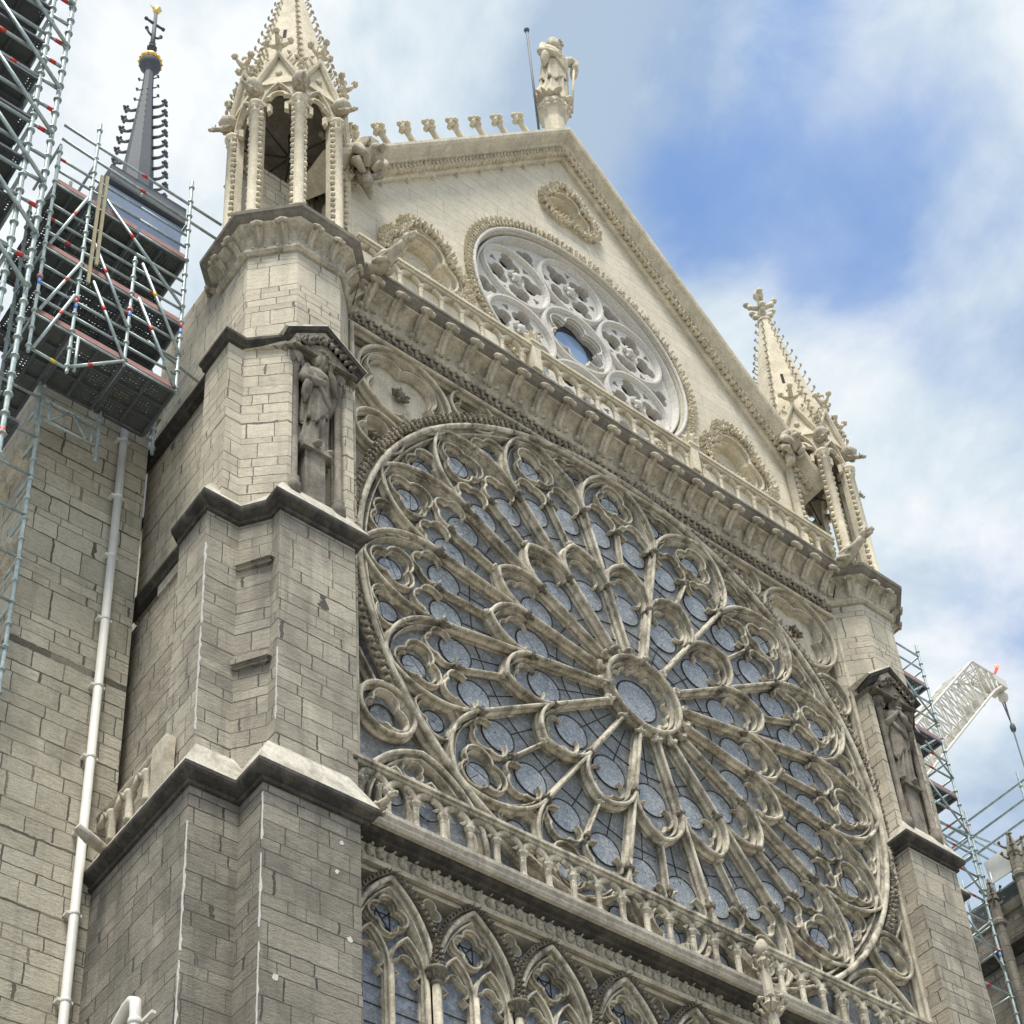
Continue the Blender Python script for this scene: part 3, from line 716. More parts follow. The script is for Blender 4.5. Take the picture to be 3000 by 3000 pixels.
for x,z,r in rings: mb.sweep(circ(x,z,r,40),[(-.11,.2),(-.09,.02),(-.03,-.08),(.03,-.08),(.09,.02),(.11,.2)],True,y=.55)
mb.sweep(foil(*gc,1.03,6,rot=90,k=.36,seg=6),roll(.08,.2),True,y=.52)
mb.build('ring_moulding','white',GR)
for c in bosses:
    mb=MB(); mb.ball((c[0],.56,c[1]),.17,(1,.8,1),7,5,None,.3)
    for k in range(6):
        a=PI/3*k; mb.octa((c[0]+.19*math.cos(a),.55,c[1]+.19*math.sin(a)),(.11*math.cos(a),-.03,.11*math.sin(a)),(-.07*math.sin(a),0,.07*math.cos(a)),(0,-.09,0))
    mb.build('leaf_boss','white',GR)
mb=MB(); mb.plate(circ(*gc,3.7,48),[],.88,.93); mb.build('dark_glazing','pane',GR)
mb=MB()
for (h,r) in bars:
    for k in range(3): a=PI/3*k+.4; mb.tube([(h[0]-r*math.cos(a),.86,h[1]-r*math.sin(a)),(h[0]+r*math.cos(a),.86,h[1]+r*math.sin(a))],.016,4)
mb.build('glazing_bar','iron',GR)
M['skyglass']=plain('central pane in reflected sky blue',(.18,.27,.42),.04,.0,.1,2); M['skyglass'].node_tree.nodes['Principled BSDF'].inputs['Specular IOR Level'].default_value=1.  # blue base colour paints in the sky reflected by the pane
mb=MB(); mb.plate(circ(*gc,.62,32),[],.80,.85); mb.build('central_pane','skyglass',GR)
mb=MB(); ringbar(mb,*gc,.63,.79,.035,32); mb.build('pane_rim','iron',GR)
# raking cornice
pth=[(-8.45,gl_(8.45)),(0,23.63),(8.45,gl_(8.45))]
mb=MB(); mb.sweep(pth,[(0,.32),(.0,.2),(.05,.14),(.34,.14),(.37,.0),(.42,-.04),(.52,-.22),(.56,-.3),(.64,-.34),(.72,-.34),(.76,-.25),(.78,1.3),(0.5,1.3)],y=0,lim=2.2)
RK=mb.build('raking_cornice','pale',GAB); ROOTLOC[RK.name]=ROOTLOC[GAB.name].copy()
mb=MB(); sl=math.hypot(1,1.195); nx,nz=-1.195/sl,1/sl
for sx in (-1,1): leafband(mb,[(sx*8.4+sx*(-nx)*.2,gl_(8.4)+nz*.2),(0,23.63+.2/ nz*1.0-.06)],.21,.3,.12,.2,False,.3)
mb.build('leaf_frieze','pale',RK)
def rake_crocket():
    mb=MB()
    P=[(.2,0,-.2),(.12,0,.12),(-.06,0,.46),(-.28,0,.74),(-.4,0,.86)]
    mb.tube(P,[.17,.15,.125,.11,.10],7)
    n=6; vs=[];fs=[]
    for i in range(n+1):   # curved web running down the slope to the next crocket
        u=i/n; zt=.52*(1-u)**2.2-.62*u; x=.02+.62*u
        for yy in (-.06,.06): vs+=[(x,yy,zt),(x,yy,zt-.25)]
    for i in range(n): a=i*4; fs+=[(a,a+1,a+5,a+4),(a+2,a+6,a+7,a+3),(a,a+4,a+6,a+2)]
    mb.add(vs,fs)
    h=Vector((-.44,0,.98)); mb.ball(h,.17,(1,1,.95),8,6,None,.2)
    for d in ((-.19,0,.03),(.15,0,.1),(0,-.16,.05),(0,.16,.05),(-.06,0,.2),(-.1,0,-.12)): mb.ball(h+Vector(d),.115,(1,1,.9),6,5,None,.3)
    return mb
mbL=rake_crocket(); mbR=rake_crocket(); fL=fR=None
for q in (mbL,mbR): q.v=[(a*.88,b*.8,c*.92) for a,b,c in q.v]
mbR.v=[(-a,b,c) for a,b,c in mbR.v]; mbR.f=[tuple(reversed(f)) for f in mbR.f]
for i in range(9):
    x=-1.25-.88*i; z=gl_(x)+.78*sl
    if fL is None: fL=mbL.build('rake_crocket','pale',RK,loc=(x,.24,z+.05)); fR=mbR.build('rake_crocket','pale',RK,loc=(-x,.75,z-.12))
    else: dup(fL,RK,(x,.24,z+.05)); dup(fR,RK,(-x,.75,z-.12))
# crouching beasts where the rake meets the turrets
for sx in (-1,1):
    mb=MB(); c=Vector((sx*7.72,-.12,15.0))
    mb.tube([c+Vector((sx*.2,.35,.55)),c+Vector((0,.05,.55)),c+Vector((0,-.25,.25)),c+Vector((0,-.3,-.15)),c+Vector((0,-.12,-.5))],[.28,.42,.42,.36,.25],10)
    mb.ball(c+Vector((-sx*.1,-.5,.0)),.24,(1,1,1),9,7,None,.1); mb.tube([c+Vector((-sx*.12,-.6,-.05)),c+Vector((-sx*.2,-.85,-.12))],[.15,.1],8)
    for sg in (-1,1):
        mb.octa(c+Vector((-sx*.1+sg*.2,-.45,.2)),(sg*.08,0,.15),(0,.07,0),(.05,0,0))
        mb.tube([c+Vector((sg*.35,-.1,.2)),c+Vector((sg*.42,-.4,-.25)),c+Vector((sg*.22,-.5,-.6)),c+Vector((sg*.1,-.3,-.75))],[.2,.17,.13,.1],8)
        mb.tube([c+Vector((sg*.3,.0,-.3)),c+Vector((sg*.36,-.25,-.62)),c+Vector((sg*.15,-.2,-.95))],[.2,.16,.1],8)
    mb.tube([c+Vector((0,0,-.7)),c+Vector((-sx*.12,-.05,-1.15)),c+Vector((-sx*.3,.1,-1.5))],[.28,.2,.04],8)
    mb.v=[tuple(c+(Vector(p)-c)*(.9 if sx<0 else .7)) for p in mb.v]; mb.build('crouching_beast','stone',GAB)
# pedestal of the apex statue
mb=MB(); mb.lathe([(.34,23.9),(.34,25.9),(.36,26.0),(.44,26.25),(.5,26.35),(.5,26.75),(.44,26.85),(.3,26.9)],(0,.3,0),8,False); PD=mb.build('statue_pedestal','pale',GAB)
mb=MB()
for k in range(16):
    a=2*PI*k/16; mb.octa((.48*math.cos(a),.3+.48*math.sin(a),26.5),(.09*math.cos(a),.1*math.sin(a),0),(0,0,.16),(-.1*math.sin(a),.1*math.cos(a),0))
mb.build('leaf_collar','pale',PD)
# ================================================================== CORNER TURRETS
OC=(-9.4,.75)
def octp(r,c=OC): 
    R=r/math.cos(PI/8); return [(c[0]+R*math.cos(PI/8+PI/4*i),c[1]+R*math.sin(PI/8+PI/4*i)) for i in range(8)]
def turret(side):
    mir=1 if side=='right' else 0
    dx=-.15 if mir else 0.
    root=thing('corner_turret',('corner turret left of the rose window, its crocketed spire running out of the picture top' if not mir else 'corner turret right of the rose window, its whole spire and cross finial against the sky'),'turret',(0,0,GZ),'corner turrets of the facade')
    ROOTLOC[root.name]=Vector((0,0,GZ))
    if mir: ROOTLOC[root.name]=Vector((0,0,GZ)); root.location=(dx,0,GZ)
    def B(mb,name,mat,parent=root):
        mb.mir=mir; o=mb.build(name,mat,parent); 
        ROOTLOC[o.name]=Vector((0,0,GZ)); return o
    BK=4.2
    # lowest stage
    mb=MB(); mb.prism([(-10.53,-.7),(-8.5,-.7),(-8.5,.7),(-9.2,BK),(-11.53,BK),(-11.53,.08),(-10.53,.08)],GZ,-8.6); B(mb,'lower_stage','lower')
    for x,y,za,zb2 in ((-10.53,-.7,-14.6,-12.3),(-10.53,-.7,-12.0,-10.4),(-10.53,-.7,-10.1,-9.0),(-11.53,.08,-15.,-12.6),(-11.53,.08,-12.4,-9.6),(-11.35,.35,-7.1,-4.4),(-11.35,.35,-4.3,-2.0),(-10.19,-.5,-6.9,-5.0)):
        mb=MB(); n=max(3,int((zb2-za)/.12)); vs=[];e=.004
        for i in range(n+1):
            z=za+(zb2-za)*i/n; w1=.012+.035*R_.random()**3; w2=.012+.03*R_.random()**3
            vs+=[(x+w1,y-e,z),(x-e,y-e,z),(x-e,y+w2,z)]
        mb.add(vs,[q for i in range(n) for q in ((i*3,i*3+1,i*3+4,i*3+3),(i*3+1,i*3+2,i*3+5,i*3+4))]); B(mb,'mortar_repair','white')
    for x,z,q in ((-9.0,-10.1,.05),(-8.75,-11.5,.06),(-10.2,-12.9,.08),(-8.9,-9.4,.05)):
        mb=MB(); pts=[(x+q*(.5+.7*R_.random())*math.cos(k),z+q*(.6+.9*R_.random())*math.sin(k)) for k in [2*PI*i/9 for i in range(9)]]; mb.plate(pts,[],-.706,-.69); B(mb,'mortar_repair','white')
    p1=[(-11.53,3.7),(-11.53,.08),(-10.53,.08),(-10.53,-.7),(-8.42,-.7),(-8.42,.4)]
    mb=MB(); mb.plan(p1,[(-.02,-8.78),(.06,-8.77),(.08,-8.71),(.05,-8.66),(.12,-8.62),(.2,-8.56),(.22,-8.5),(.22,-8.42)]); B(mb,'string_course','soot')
    mb=MB(); mb.plan(p1,[(.22,-8.419),(-.19,-7.52),(-.4,-7.5)]); B(mb,'weathering','ledge')
    mb=MB(); mb.prism([(-11.2,.3),(-10.3,.3),(-10.3,-.4),(-8.5,-.4),(-8.5,3.7),(-11.2,3.7)],-8.6,-7.62); B(mb,'ledge_core','ledge')
    # middle stage: step and broad chamfer at its corner
    P2=[(-10.19,-.5),(-8.4,-.5),(-8.4,BK),(-10.95,BK),(-10.95,1.45),(-11.35,1.45),(-11.35,.35),(-10.62,.35),(-10.19,-.22)]
    mb=MB(); mb.prism(P2,-8.4,-.9)
    B(mb,'middle_stage','mid')
    for z in (-2.2,-5.0):   # squinch corbels across the chamfer
        mb=MB(); mb.prism([(-10.6,.33),(-10.24,-.22),(-10.16,-.34),(-10.3,-.34),(-10.72,.3)],z-.12,z); mb.prism([(-10.55,.33),(-10.2,-.2),(-10.26,-.28),(-10.66,.3)],z-.22,z-.122)
        B(mb,'corbel','mid')
    p2=[(-11.35,1.45),(-11.35,.35),(-10.62,.35),(-10.19,-.22),(-10.19,-.5),(-8.4,-.5),(-8.4,.3)]
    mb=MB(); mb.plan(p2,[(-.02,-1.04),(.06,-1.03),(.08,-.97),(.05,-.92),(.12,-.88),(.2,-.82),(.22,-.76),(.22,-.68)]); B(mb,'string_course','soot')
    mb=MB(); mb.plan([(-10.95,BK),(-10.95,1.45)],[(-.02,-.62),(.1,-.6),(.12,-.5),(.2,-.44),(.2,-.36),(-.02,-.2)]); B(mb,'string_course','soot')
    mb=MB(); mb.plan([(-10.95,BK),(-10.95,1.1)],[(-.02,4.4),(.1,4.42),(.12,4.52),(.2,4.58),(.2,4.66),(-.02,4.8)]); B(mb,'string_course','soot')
    mb=MB(); mb.plan(p2,[(.22,-.679),(-.08,-.02),(-.3,.02)]); B(mb,'weathering','ledge')
    mb=MB(); mb.prism([(-10.1,-.3),(-8.45,-.3),(-8.45,3),(-11.0,3),(-11.0,.55),(-10.4,.55)],-.9,-.28); B(mb,'ledge_core','ledge')
    # niche stage
    P3=[(-10.02,-.45),(-9.93,-.45),(-9.93,.32),(-8.62,.32),(-8.62,-.3),(-8.54,-.42),(-8.35,-.42),(-8.35,BK),(-10.9,BK),(-10.9,1.2),(-11.15,1.2),(-11.15,.2),(-10.75,.2)]
    mb=MB(); mb.prism(P3,-.6,4.75); B(mb,'niche_stage','upper')
    for x,y in ((-9.84,-.4),(-8.74,-.4)):
        mb=MB(); mb.lathe([(.16,-.25),(.16,.1),(.12,.2),(.14,.28),(.085,.34),(.085,3.98),(.11,4.0),(.09,4.06),(.16,4.33),(.19,4.4),(.19,4.47)],(x,y,0),12)
        for k in range(8):
            a=2*PI*k/8; mb.octa((x+.15*math.cos(a),y+.15*math.sin(a),4.23),(.07*math.cos(a),.07*math.sin(a),.05),(0,0,.12),(-.06*math.sin(a),.06*math.cos(a),0))
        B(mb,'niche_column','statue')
    mb=MB(); mb.prism([(-9.56,-.4),(-9.06,-.4),(-9.06,.35),(-9.56,.35)],-.2,1.5); mb.prism([(-9.66,-.5),(-8.96,-.5),(-8.96,.35),(-9.66,.35)],1.5,1.62); B(mb,'statue_plinth','statue')
    hoodp=[(-10.12,4.68),(-9.22,5.45),(-8.32,4.68)]
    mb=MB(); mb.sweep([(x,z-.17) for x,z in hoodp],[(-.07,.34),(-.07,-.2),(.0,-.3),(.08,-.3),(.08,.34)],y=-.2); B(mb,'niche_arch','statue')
    mb=MB(); mb.plate([(-10.05,4.5),(-8.39,4.5),(-9.22,5.36)],[],-.70,-.62); mb.box(-9.98,-8.46,-.6,.3,4.5,4.58); leafband(mb,[(-9.9,4.62),(-9.22,5.15),(-8.54,4.62)],.15,.22,-.70,.12,False,.8); B(mb,'niche_shade_plate','capital')  # dark plate colours in the shaded hollow under the hood; carved leaves on it
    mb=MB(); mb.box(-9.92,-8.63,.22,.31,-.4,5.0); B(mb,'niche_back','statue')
    mb=MB(); leafband(mb,[(-9.98,4.5),(-9.6,4.82),(-9.22,5.12),(-8.84,4.82),(-8.46,4.5)],.15,.2,-.46,.14,False,.8); B(mb,'niche_foliage','capital')
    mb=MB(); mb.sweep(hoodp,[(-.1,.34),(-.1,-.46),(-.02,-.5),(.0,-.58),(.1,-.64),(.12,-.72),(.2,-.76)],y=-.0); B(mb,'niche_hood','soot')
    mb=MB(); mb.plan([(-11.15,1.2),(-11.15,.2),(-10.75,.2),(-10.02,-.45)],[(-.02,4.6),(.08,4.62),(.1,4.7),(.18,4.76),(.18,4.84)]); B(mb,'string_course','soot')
    mb=MB(); mb.sweep(hoodp,[(.2,-.762),(.26,-.74),(.28,.5),(.0,.5)],y=-.0); B(mb,'niche_roof','ledge')
    mb=MB(); mb.plan([(-11.15,1.2),(-11.15,.2),(-10.75,.2),(-10.02,-.45)],[(.18,4.845),(.14,4.9),(-.3,5.2)]); B(mb,'weathering','ledge')
    mb=MB()
    mb.lathe([(.1,5.4),(.08,5.6),(.06,6.0),(.1,6.05),(.05,6.1),(.05,6.2)],(-9.22,-.5,0),7)
    for k in range(5):
        a=2*PI*k/5+.3; mb.octa((-9.22+.13*math.cos(a),-.5+.13*math.sin(a),6.32),(.12*math.cos(a),.12*math.sin(a),.2),(-.05*math.sin(a),.05*math.cos(a),0),(.03,.03,.05))
    B(mb,'roof_finial','ledge')
    # octagonal shaft
    mb=MB(); mb.prism(octp(1.4),4.6,8.5); B(mb,'octagon_shaft','upper')
    mb=MB(); mb.box(-10.78,-8.1,.9,4.2,4.6,9.5); B(mb,'rear_shaft','upper')
    ring=octp(1.4)
    pc=[(-8.0,.6),(-8.0,.17),(-8.82,-.65),(-9.98,-.65),(-10.8,.17),(-10.8,1.33),(-9.98,2.15)]
    pc=pc[::-1]
    prof=[(-.02,8.12),(.05,8.12),(.12,8.18),(.12,8.28),(.05,8.34),(.05,8.6),(.12,8.78),(.26,8.88),(.32,8.92),(.34,8.979)]
    mb=MB(); mb.plan(pc,prof); CO=B(mb,'turret_cornice','stone')
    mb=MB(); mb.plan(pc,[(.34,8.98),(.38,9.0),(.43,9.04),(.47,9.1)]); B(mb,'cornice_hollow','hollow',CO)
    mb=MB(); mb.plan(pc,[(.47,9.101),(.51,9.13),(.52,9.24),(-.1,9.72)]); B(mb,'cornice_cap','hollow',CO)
    mb=MB(); mb.prism(octp(1.38),9.2,9.86); B(mb,'lantern_floor','ledge',CO)
    first=None
    for i in range(len(pc)-1):
        a=Vector(pc[i]);b=Vector(pc[i+1]);L=(b-a).length; d=(b-a)/L; nrm=Vector((d.y,-d.x))
        cnt=2 if L>.9 else 1
        for q in range(cnt):
            p=a+d*L*(q+.5)/cnt if cnt>1 else a+d*L*.5
            ang=math.atan2(nrm.y,nrm.x)+PI/2
            if mir: P=(-p.x,p.y,8.32); rz=-ang
            else: P=(p.x,p.y,8.32); rz=ang
            c=BRACKET.copy(); COL.objects.link(c); c.parent=CO; c.name='leaf_bracket'
            c.location=Vector((P[0],P[1],P[2]))-Vector((0,0,GZ)); c.rotation_euler=(0,0,rz); c.scale=(.75,.72,.85)
    # open lantern: one bay, turned eight times
    zb=9.86-.02; r=1.33; hw=r*math.tan(PI/8)
    cx,cy=(-OC[0] if mir else OC[0]),OC[1]
    def ring8(name,mat,mb,off=0.,skip=()):
        f=None
        for k in range(8):
            if k in skip: continue
            a=PI/4*k+off
            if f is None: f=mb.build(name,mat,root,loc=(cx,cy,zb),rot=(0,0,a))
            else:
                c=f.copy(); COL.objects.link(c); c.parent=root; c.rotation_euler=(0,0,a)
    zc=5.05
    mb=MB()   # bay plate facing -y, local origin on the axis at lantern floor
    hole=[(-.36,-.05),(.36,-.05)]+[(x,z) for x,z in pointed(-.36,.36,zc-.05,zc+.95,8)][::-1]
    st=len(mb.v); mb.plate([(-hw,-.05),(hw,-.05),(hw,zc+1.0),(0,zc+2.35),(-hw,zc+1.0)],[[(x*1.0,z if z>0 else .02) for x,z in hole]],-r,-r+.2)
    a=pointed(-.42,.42,zc-.1,zc+1.0,8); mb.sweep(a,roll(.1,.15),y=-r-.08)
    f=foil(0,zc+.2,.40,4,rot=0,k=.53,seg=6,skip=(3,)); mb.sweep([(f[0][0],zc-.3)]+f+[(f[-1][0],zc-.3)],[(-.06,.12),(-.06,-.02),(.03,-.05),(.06,.05)],y=-r)
    mb.sweep([(-hw-.02,zc+.95),(0,zc+2.38),(hw+.02,zc+.95)],[(-.06,.1),(-.06,-.06),(0,-.12),(.08,-.13),(.1,.1)],y=-r-.02)
    mb.ball((0,-r-.02,zc+1.55),.09,(1,.6,1),7,5,None,.4)
    ring8('lantern_bay','pale',mb)
    for sx in (-1,1):   # bead strips either side of an opening
        mb=MB()
        for q in range(20): 
            z=.25+q*.245; mb.ball((sx*.41,-r-.04,z),.07,(1,1,1.15),6,4,None,.6)
        ring8('bead_strip','pale',mb)
    mb=MB(); R8=(r+.02)/math.cos(PI/8)
    mb.lathe([(.19,0),(.19,.15),(.15,.22),(.13,.26),(.13,zc-.35),(.155,zc-.32),(.13,zc-.26),(.19,zc-.05),(.21,zc+.0),(.21,zc+.06)],(0,-R8,0),10)
    for k in range(8):
        a=2*PI*k/8; mb.octa((.16*math.cos(a),-R8+.16*math.sin(a),zc-.14),(.06*math.cos(a),.06*math.sin(a),.04),(0,0,.1),(-.05*math.sin(a),.05*math.cos(a),0))
    ring8('lantern_column','pale',mb,PI/8)
    mb=MB()   # finial and crockets on a gablet
    g0=zc+2.38
    for sx in (-1,1):
        for q in range(3):
            f=.25+.25*q; hook(mb,(sx*hw*(1-f),-r-.06,zc+.95+1.43*f),(sx*.6,-.2,.0),.34)
    mb.tube([(0,-r-.05,g0-.1),(0,-r-.1,g0+.5)],[.09,.07],6); mb.ball((0,-r-.1,g0+.35),.12,(1,1,.7),7,4)
    for (ax,ay) in ((1,0),(-1,0),(0,-1)):
        mb.tube([(0,-r-.1,g0+.45),(ax*.2,-r-.1+ay*.2,g0+.56),(ax*.32,-r-.1+ay*.32,g0+.72)],[.10,.085,.07],6); mb.ball((ax*.37,-r-.1+ay*.37,g0+.8),.13,(1,1,1),6,4,None,.3)
    mb.tube([(0,-r-.1,g0+.4),(0,-r-.1,g0+.95)],.08,6); mb.ball((0,-r-.1,g0+1.02),.13,(1,1,1),6,4,None,.3)
    gz=Vector((0,-r-.06,g0-.1)); mb.v=[tuple(gz+(Vector(p)-gz)*.8) if p[2]>g0-.15 else p for p in mb.v]
    ring8('gablet_finial','pale',mb)
    mb=MB(); st=0; beast(mb,(0,-R8-.0,zc+.62),(0,-1,-.42),.42,-.25); mb.ball((0,-R8-.12,zc+.75),.24,(1,1.2,1),8,6,None,.1); ring8('gargoyle','stone',mb,PI/8)
    # vault over the lantern and iron ties
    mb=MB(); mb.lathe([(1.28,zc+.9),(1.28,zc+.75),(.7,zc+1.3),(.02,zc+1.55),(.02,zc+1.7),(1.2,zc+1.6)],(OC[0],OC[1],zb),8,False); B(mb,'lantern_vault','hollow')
    mb=MB()
    for k in range(8):
        a=PI/4*k+PI/8; mb.tube([(OC[0],OC[1],zb+zc-.2),(OC[0]+1.25*math.cos(a),OC[1]+1.25*math.sin(a),zb+zc-.35)],.03,5)
    mb.tube([(OC[0],OC[1],zb+zc-.4),(OC[0],OC[1],zb+zc+1.4)],.05,6); mb.ball((OC[0],OC[1],zb+zc-.2),.12); B(mb,'iron_tie','iron')
    mb=MB(); mb.prism([(OC[0]-.75,OC[1]+.3),(OC[0]+.9,OC[1]+.3),(OC[0]+1.2,OC[1]+1.25),(OC[0]-.75,OC[1]+1.25)],zb,zb+4.2); B(mb,'stair_cap','upper')
    # spire
    zs=zb+zc+.95; ap=23.7
    mb=MB(); mb.frustum(octp(1.40),zs,ap,OC,.135)
    SPI=B(mb,'spire','pale')
    mb=MB()
    for k in range(8):
        a=PI/4*k-PI/2
        if k%2==0: continue
        d=Vector((math.cos(a),math.sin(a),0)); lat=Vector((-d.y,d.x,0)); f=.46; rr=1.40*(1-f*.865)+.012; z=zs+(ap-zs)*f
        c=Vector((OC[0],OC[1],z))+d*rr; sl=Vector((0,0,1))*.3-d*.3*1.08/(ap-zs)*1.0
        mb.add([c-lat*.045-sl,c+lat*.045-sl,c+lat*.045+sl,c-lat*.045+sl],[(0,1,2,3)])
    B(mb,'slit','dark',SPI)
    n=17; hk=MB(); hook(hk,(0,0,0),(1,0,0),1.); hk0=None; rest=MB()
    cx0=OC[0] if not mir else -OC[0]; R0=1.40/math.cos(PI/8)
    for k in range(8):
        a=PI/8+PI/4*k
        vis=-2.9<math.atan2(math.sin(a),math.cos(a))<.6 or math.cos(a)<-.9
        for q in range(n):
            f=(q+.5)/n; rr=R0*(1-.865*f)-.03; z=zs+(ap-zs)*f-.12; sc=.31*(1-.4*f)
            if vis:
                if hk0 is None: hk0=hk.build('crocket','pale',SPI,loc=(cx0+rr*math.cos(a),OC[1]+rr*math.sin(a),z),rot=(0,0,a)); o=hk0
                else: o=dup(hk0,SPI,(cx0+rr*math.cos(a),OC[1]+rr*math.sin(a),z),(0,0,a))
                o.scale=(sc,)*3
            else:
                st=len(rest.v); hook(rest,(0,0,0),(1,0,0),sc); rest.xform(Matrix.Translation((cx0+rr*math.cos(a),OC[1]+rr*math.sin(a),z))@Matrix.Rotation(a,4,'Z'),st)
    ro=rest.build('rear_crockets','pale',SPI); ro['kind']='stuff'
    mb=MB(); c=(OC[0],OC[1])
    mb.lathe([(.15,ap-.15),(.24,ap),(.26,ap+.08),(.16,ap+.16),(.12,ap+.5),(.15,ap+.55),(.1,ap+.62),(.1,ap+1.35),(.16,ap+1.5),(.19,ap+1.62),(.15,ap+1.75),(.03,ap+1.8)],(*c,0),8)
    for z,s in ((ap+.28,.36),(ap+.85,.5)):
        for k in range(4):
            a=PI/2*k+PI/4; d=Vector((math.cos(a),math.sin(a),0)); p=Vector((*c,z))
            mb.tube([p,p+d*s*.55+Vector((0,0,.1)),p+d*s*.9+Vector((0,0,.28))],[.1,.09,.07],6); mb.ball(p+d*s*.95+Vector((0,0,.33)),.12,(1,1,.9),6,5,None,.35); mb.ball(p+d*s*.75+Vector((0,0,.12)),.1,(1,1,.9),6,4,None,.35)
    B(mb,'finial','pale',SPI)
    return root
TL=turret('left'); TR=turret('right')
# ================================================================== STATUES
def figure(mb,H,folds=9,turn=0.,head_turn=0.,arms='pray',hat=True,seed=1):
    # draped standing figure, local origin at the feet, facing -y
    rr=random.Random(seed); n=64
    key=[(0,.19,.15),(.05,.175,.14),(.15,.15,.125),(.3,.138,.115),(.45,.133,.108),(.55,.13,.10),(.62,.128,.095),(.70,.142,.10),(.755,.152,.098),(.79,.14,.088),(.815,.095,.07),(.83,.052,.052),(.85,.046,.048)]
    def ell(h):
        for a,b in zip(key,key[1:]):
            if h<=b[0]: f=(h-a[0])/(b[0]-a[0]); f=f*f*(3-2*f); return a[1]+(b[1]-a[1])*f,a[2]+(b[2]-a[2])*f
        return key[-1][1:]
    ph=rr.random()*6; V=lambda x,y,z: Vector((x,y,z))*H
    def loft(levels,scale,fold,amp,lean,hem=None):
        vs=[]
        for i,h0 in enumerate(levels):
            for k in range(n):
                t=2*PI*k/n; h=h0
                if hem: lo=hem(t); h=lo+(h0-levels[0])/(levels[-1]-levels[0])*(levels[-1]-lo)
                a,b=ell(h); w=max(0,1-h/.80)**.6
                r=abs(math.sin(fold*.5*t+ph+lean*h))**.7-.55+.5*math.sin(fold*.83*t-ph+lean*.6*h)
                f=scale*(1+w*amp*r); vs.append(Vector((a*f*math.cos(t)+.018*math.sin(h*3.4),b*f*math.sin(t),h))*H)
        m=len(levels); fs=[(i*n+k,i*n+(k+1)%n,(i+1)*n+(k+1)%n,(i+1)*n+k) for i in range(m-1) for k in range(n)]
        fs+=[tuple(range(n-1,-1,-1)),tuple((m-1)*n+k for k in range(n))]
        mb.add(vs,fs,True)
    loft([.85*i/26 for i in range(27)],1.,folds*2,.24,1.2)
    loft([.3+.48*i/14 for i in range(15)],1.10,folds*1.4,.22,5.,lambda t:.40+.16*math.sin(t+1.1)+.03*math.sin(7*t))
    # head: skull, hair, nose, brow, chin
    hc=V(0,-.012,.905); Rz=Matrix.Rotation(head_turn,3,'Z')
    def hd(x,y,z): return hc+Rz@(Vector((x,y,z))*H)
    mb.tube([V(0,0,.80),hd(0,.005,-.03)],[.05*H,.045*H],10)
    mb.ball(hd(0,0,0),.07*H,(.86,1.,1.16),14,10,Rz)
    mb.ball(hd(0,.022,.018),.074*H,(1.0,.95,1.08),12,8,Rz,.12)
    for sg in (-1,1):
        mb.ball(hd(sg*.058,.012,-.03),.032*H,(.8,1.1,1.5),8,6,Rz,.2); mb.ball(hd(sg*.026,-.062,.012),.012*H,(1.3,.7,.6),6,4,Rz)
    mb.tube([hd(0,-.064,.018),hd(0,-.084,-.018)],[.010*H,.016*H],6); mb.ball(hd(0,-.062,-.042),.02*H,(1.1,.8,.5),7,5,Rz); mb.ball(hd(0,-.052,-.066),.026*H,(1,1,.9),7,5,Rz)
    mb.tube([hd(-.045,-.06,.03),hd(0,-.074,.034),hd(.045,-.06,.03)],.011*H,6)
    sh=.125
    for sg in (-1,1):
        if arms=='pray': pts=[V(sg*sh,.0,.785),V(sg*.165,-.01,.66),V(sg*.145,-.07,.625),V(sg*.05,-.125,.70),V(sg*.02,-.125,.745)]
        elif arms=='mouth' and sg>0: pts=[V(sh,.0,.785),V(.17,-.01,.68),V(.15,-.08,.67),V(.075,-.125,.77),V(.05,-.115,.815)]
        elif arms=='staff' and sg>0: pts=[V(.12,.0,.79),V(.20,-.02,.86),V(.245,-.04,.85),V(.235,-.06,.78),V(.225,-.06,.74)]
        else: pts=[V(sg*sh,.0,.785),V(sg*.165,-.01,.66),V(sg*.14,-.08,.61),V(sg*.06,-.125,.63),V(sg*.02,-.13,.65)]
        mb.tube([V(pts[0].x/H*.6,.0,.80)]+pts,[.03*H,.05*H,.047*H,.044*H,.03*H,.02*H],10)
        e=pts[2]; mb.tube([e+V(0,.01,.03),e+V(sg*.012,.015,-.05),e+V(sg*.014,.03,-.12),e+V(sg*.008,.04,-.19)],[.03*H,.046*H,.04*H,.012*H],8)
        h=pts[-1]
        mb.ball(h,.025*H,(.9,.8,1.2),7,5)
        for q in range(4): mb.tube([h+V((q-1.5)*.009,-.004,.02),h+V((q-1.5)*.01,-.012,.040),h+V((q-1.5)*.009-sg*.004,-.012,.055-.004*abs(q-1.4))],.0055*H,5)
        mb.tube([h+V(-sg*.02,0,.005),h+V(-sg*.030,-.01,.025)],.006*H,5)
    if arms=='staff': mb.tube([V(.225,-.06,.80),V(.20,-.07,.4),V(.18,-.08,.01)],.013*H,7)
    mb.tube([V(-.115,-.04,.78),V(-.06,-.112,.62),V(.06,-.125,.5),V(.13,-.07,.44)],[.012*H,.02*H,.022*H,.012*H],8)
    for sg in (-1,1): mb.ball(V(sg*.07,-.16,.015),.04*H,(.9,1.7,.7),8,6)
    if hat: mb.lathe([(.072*H,0),(.08*H,.006*H),(.08*H,.024*H),(.062*H,.045*H),(.02*H,.055*H)],hc+V(0,.012,.045),16)
    mb.xform(Matrix.Rotation(turn,4,'Z'))
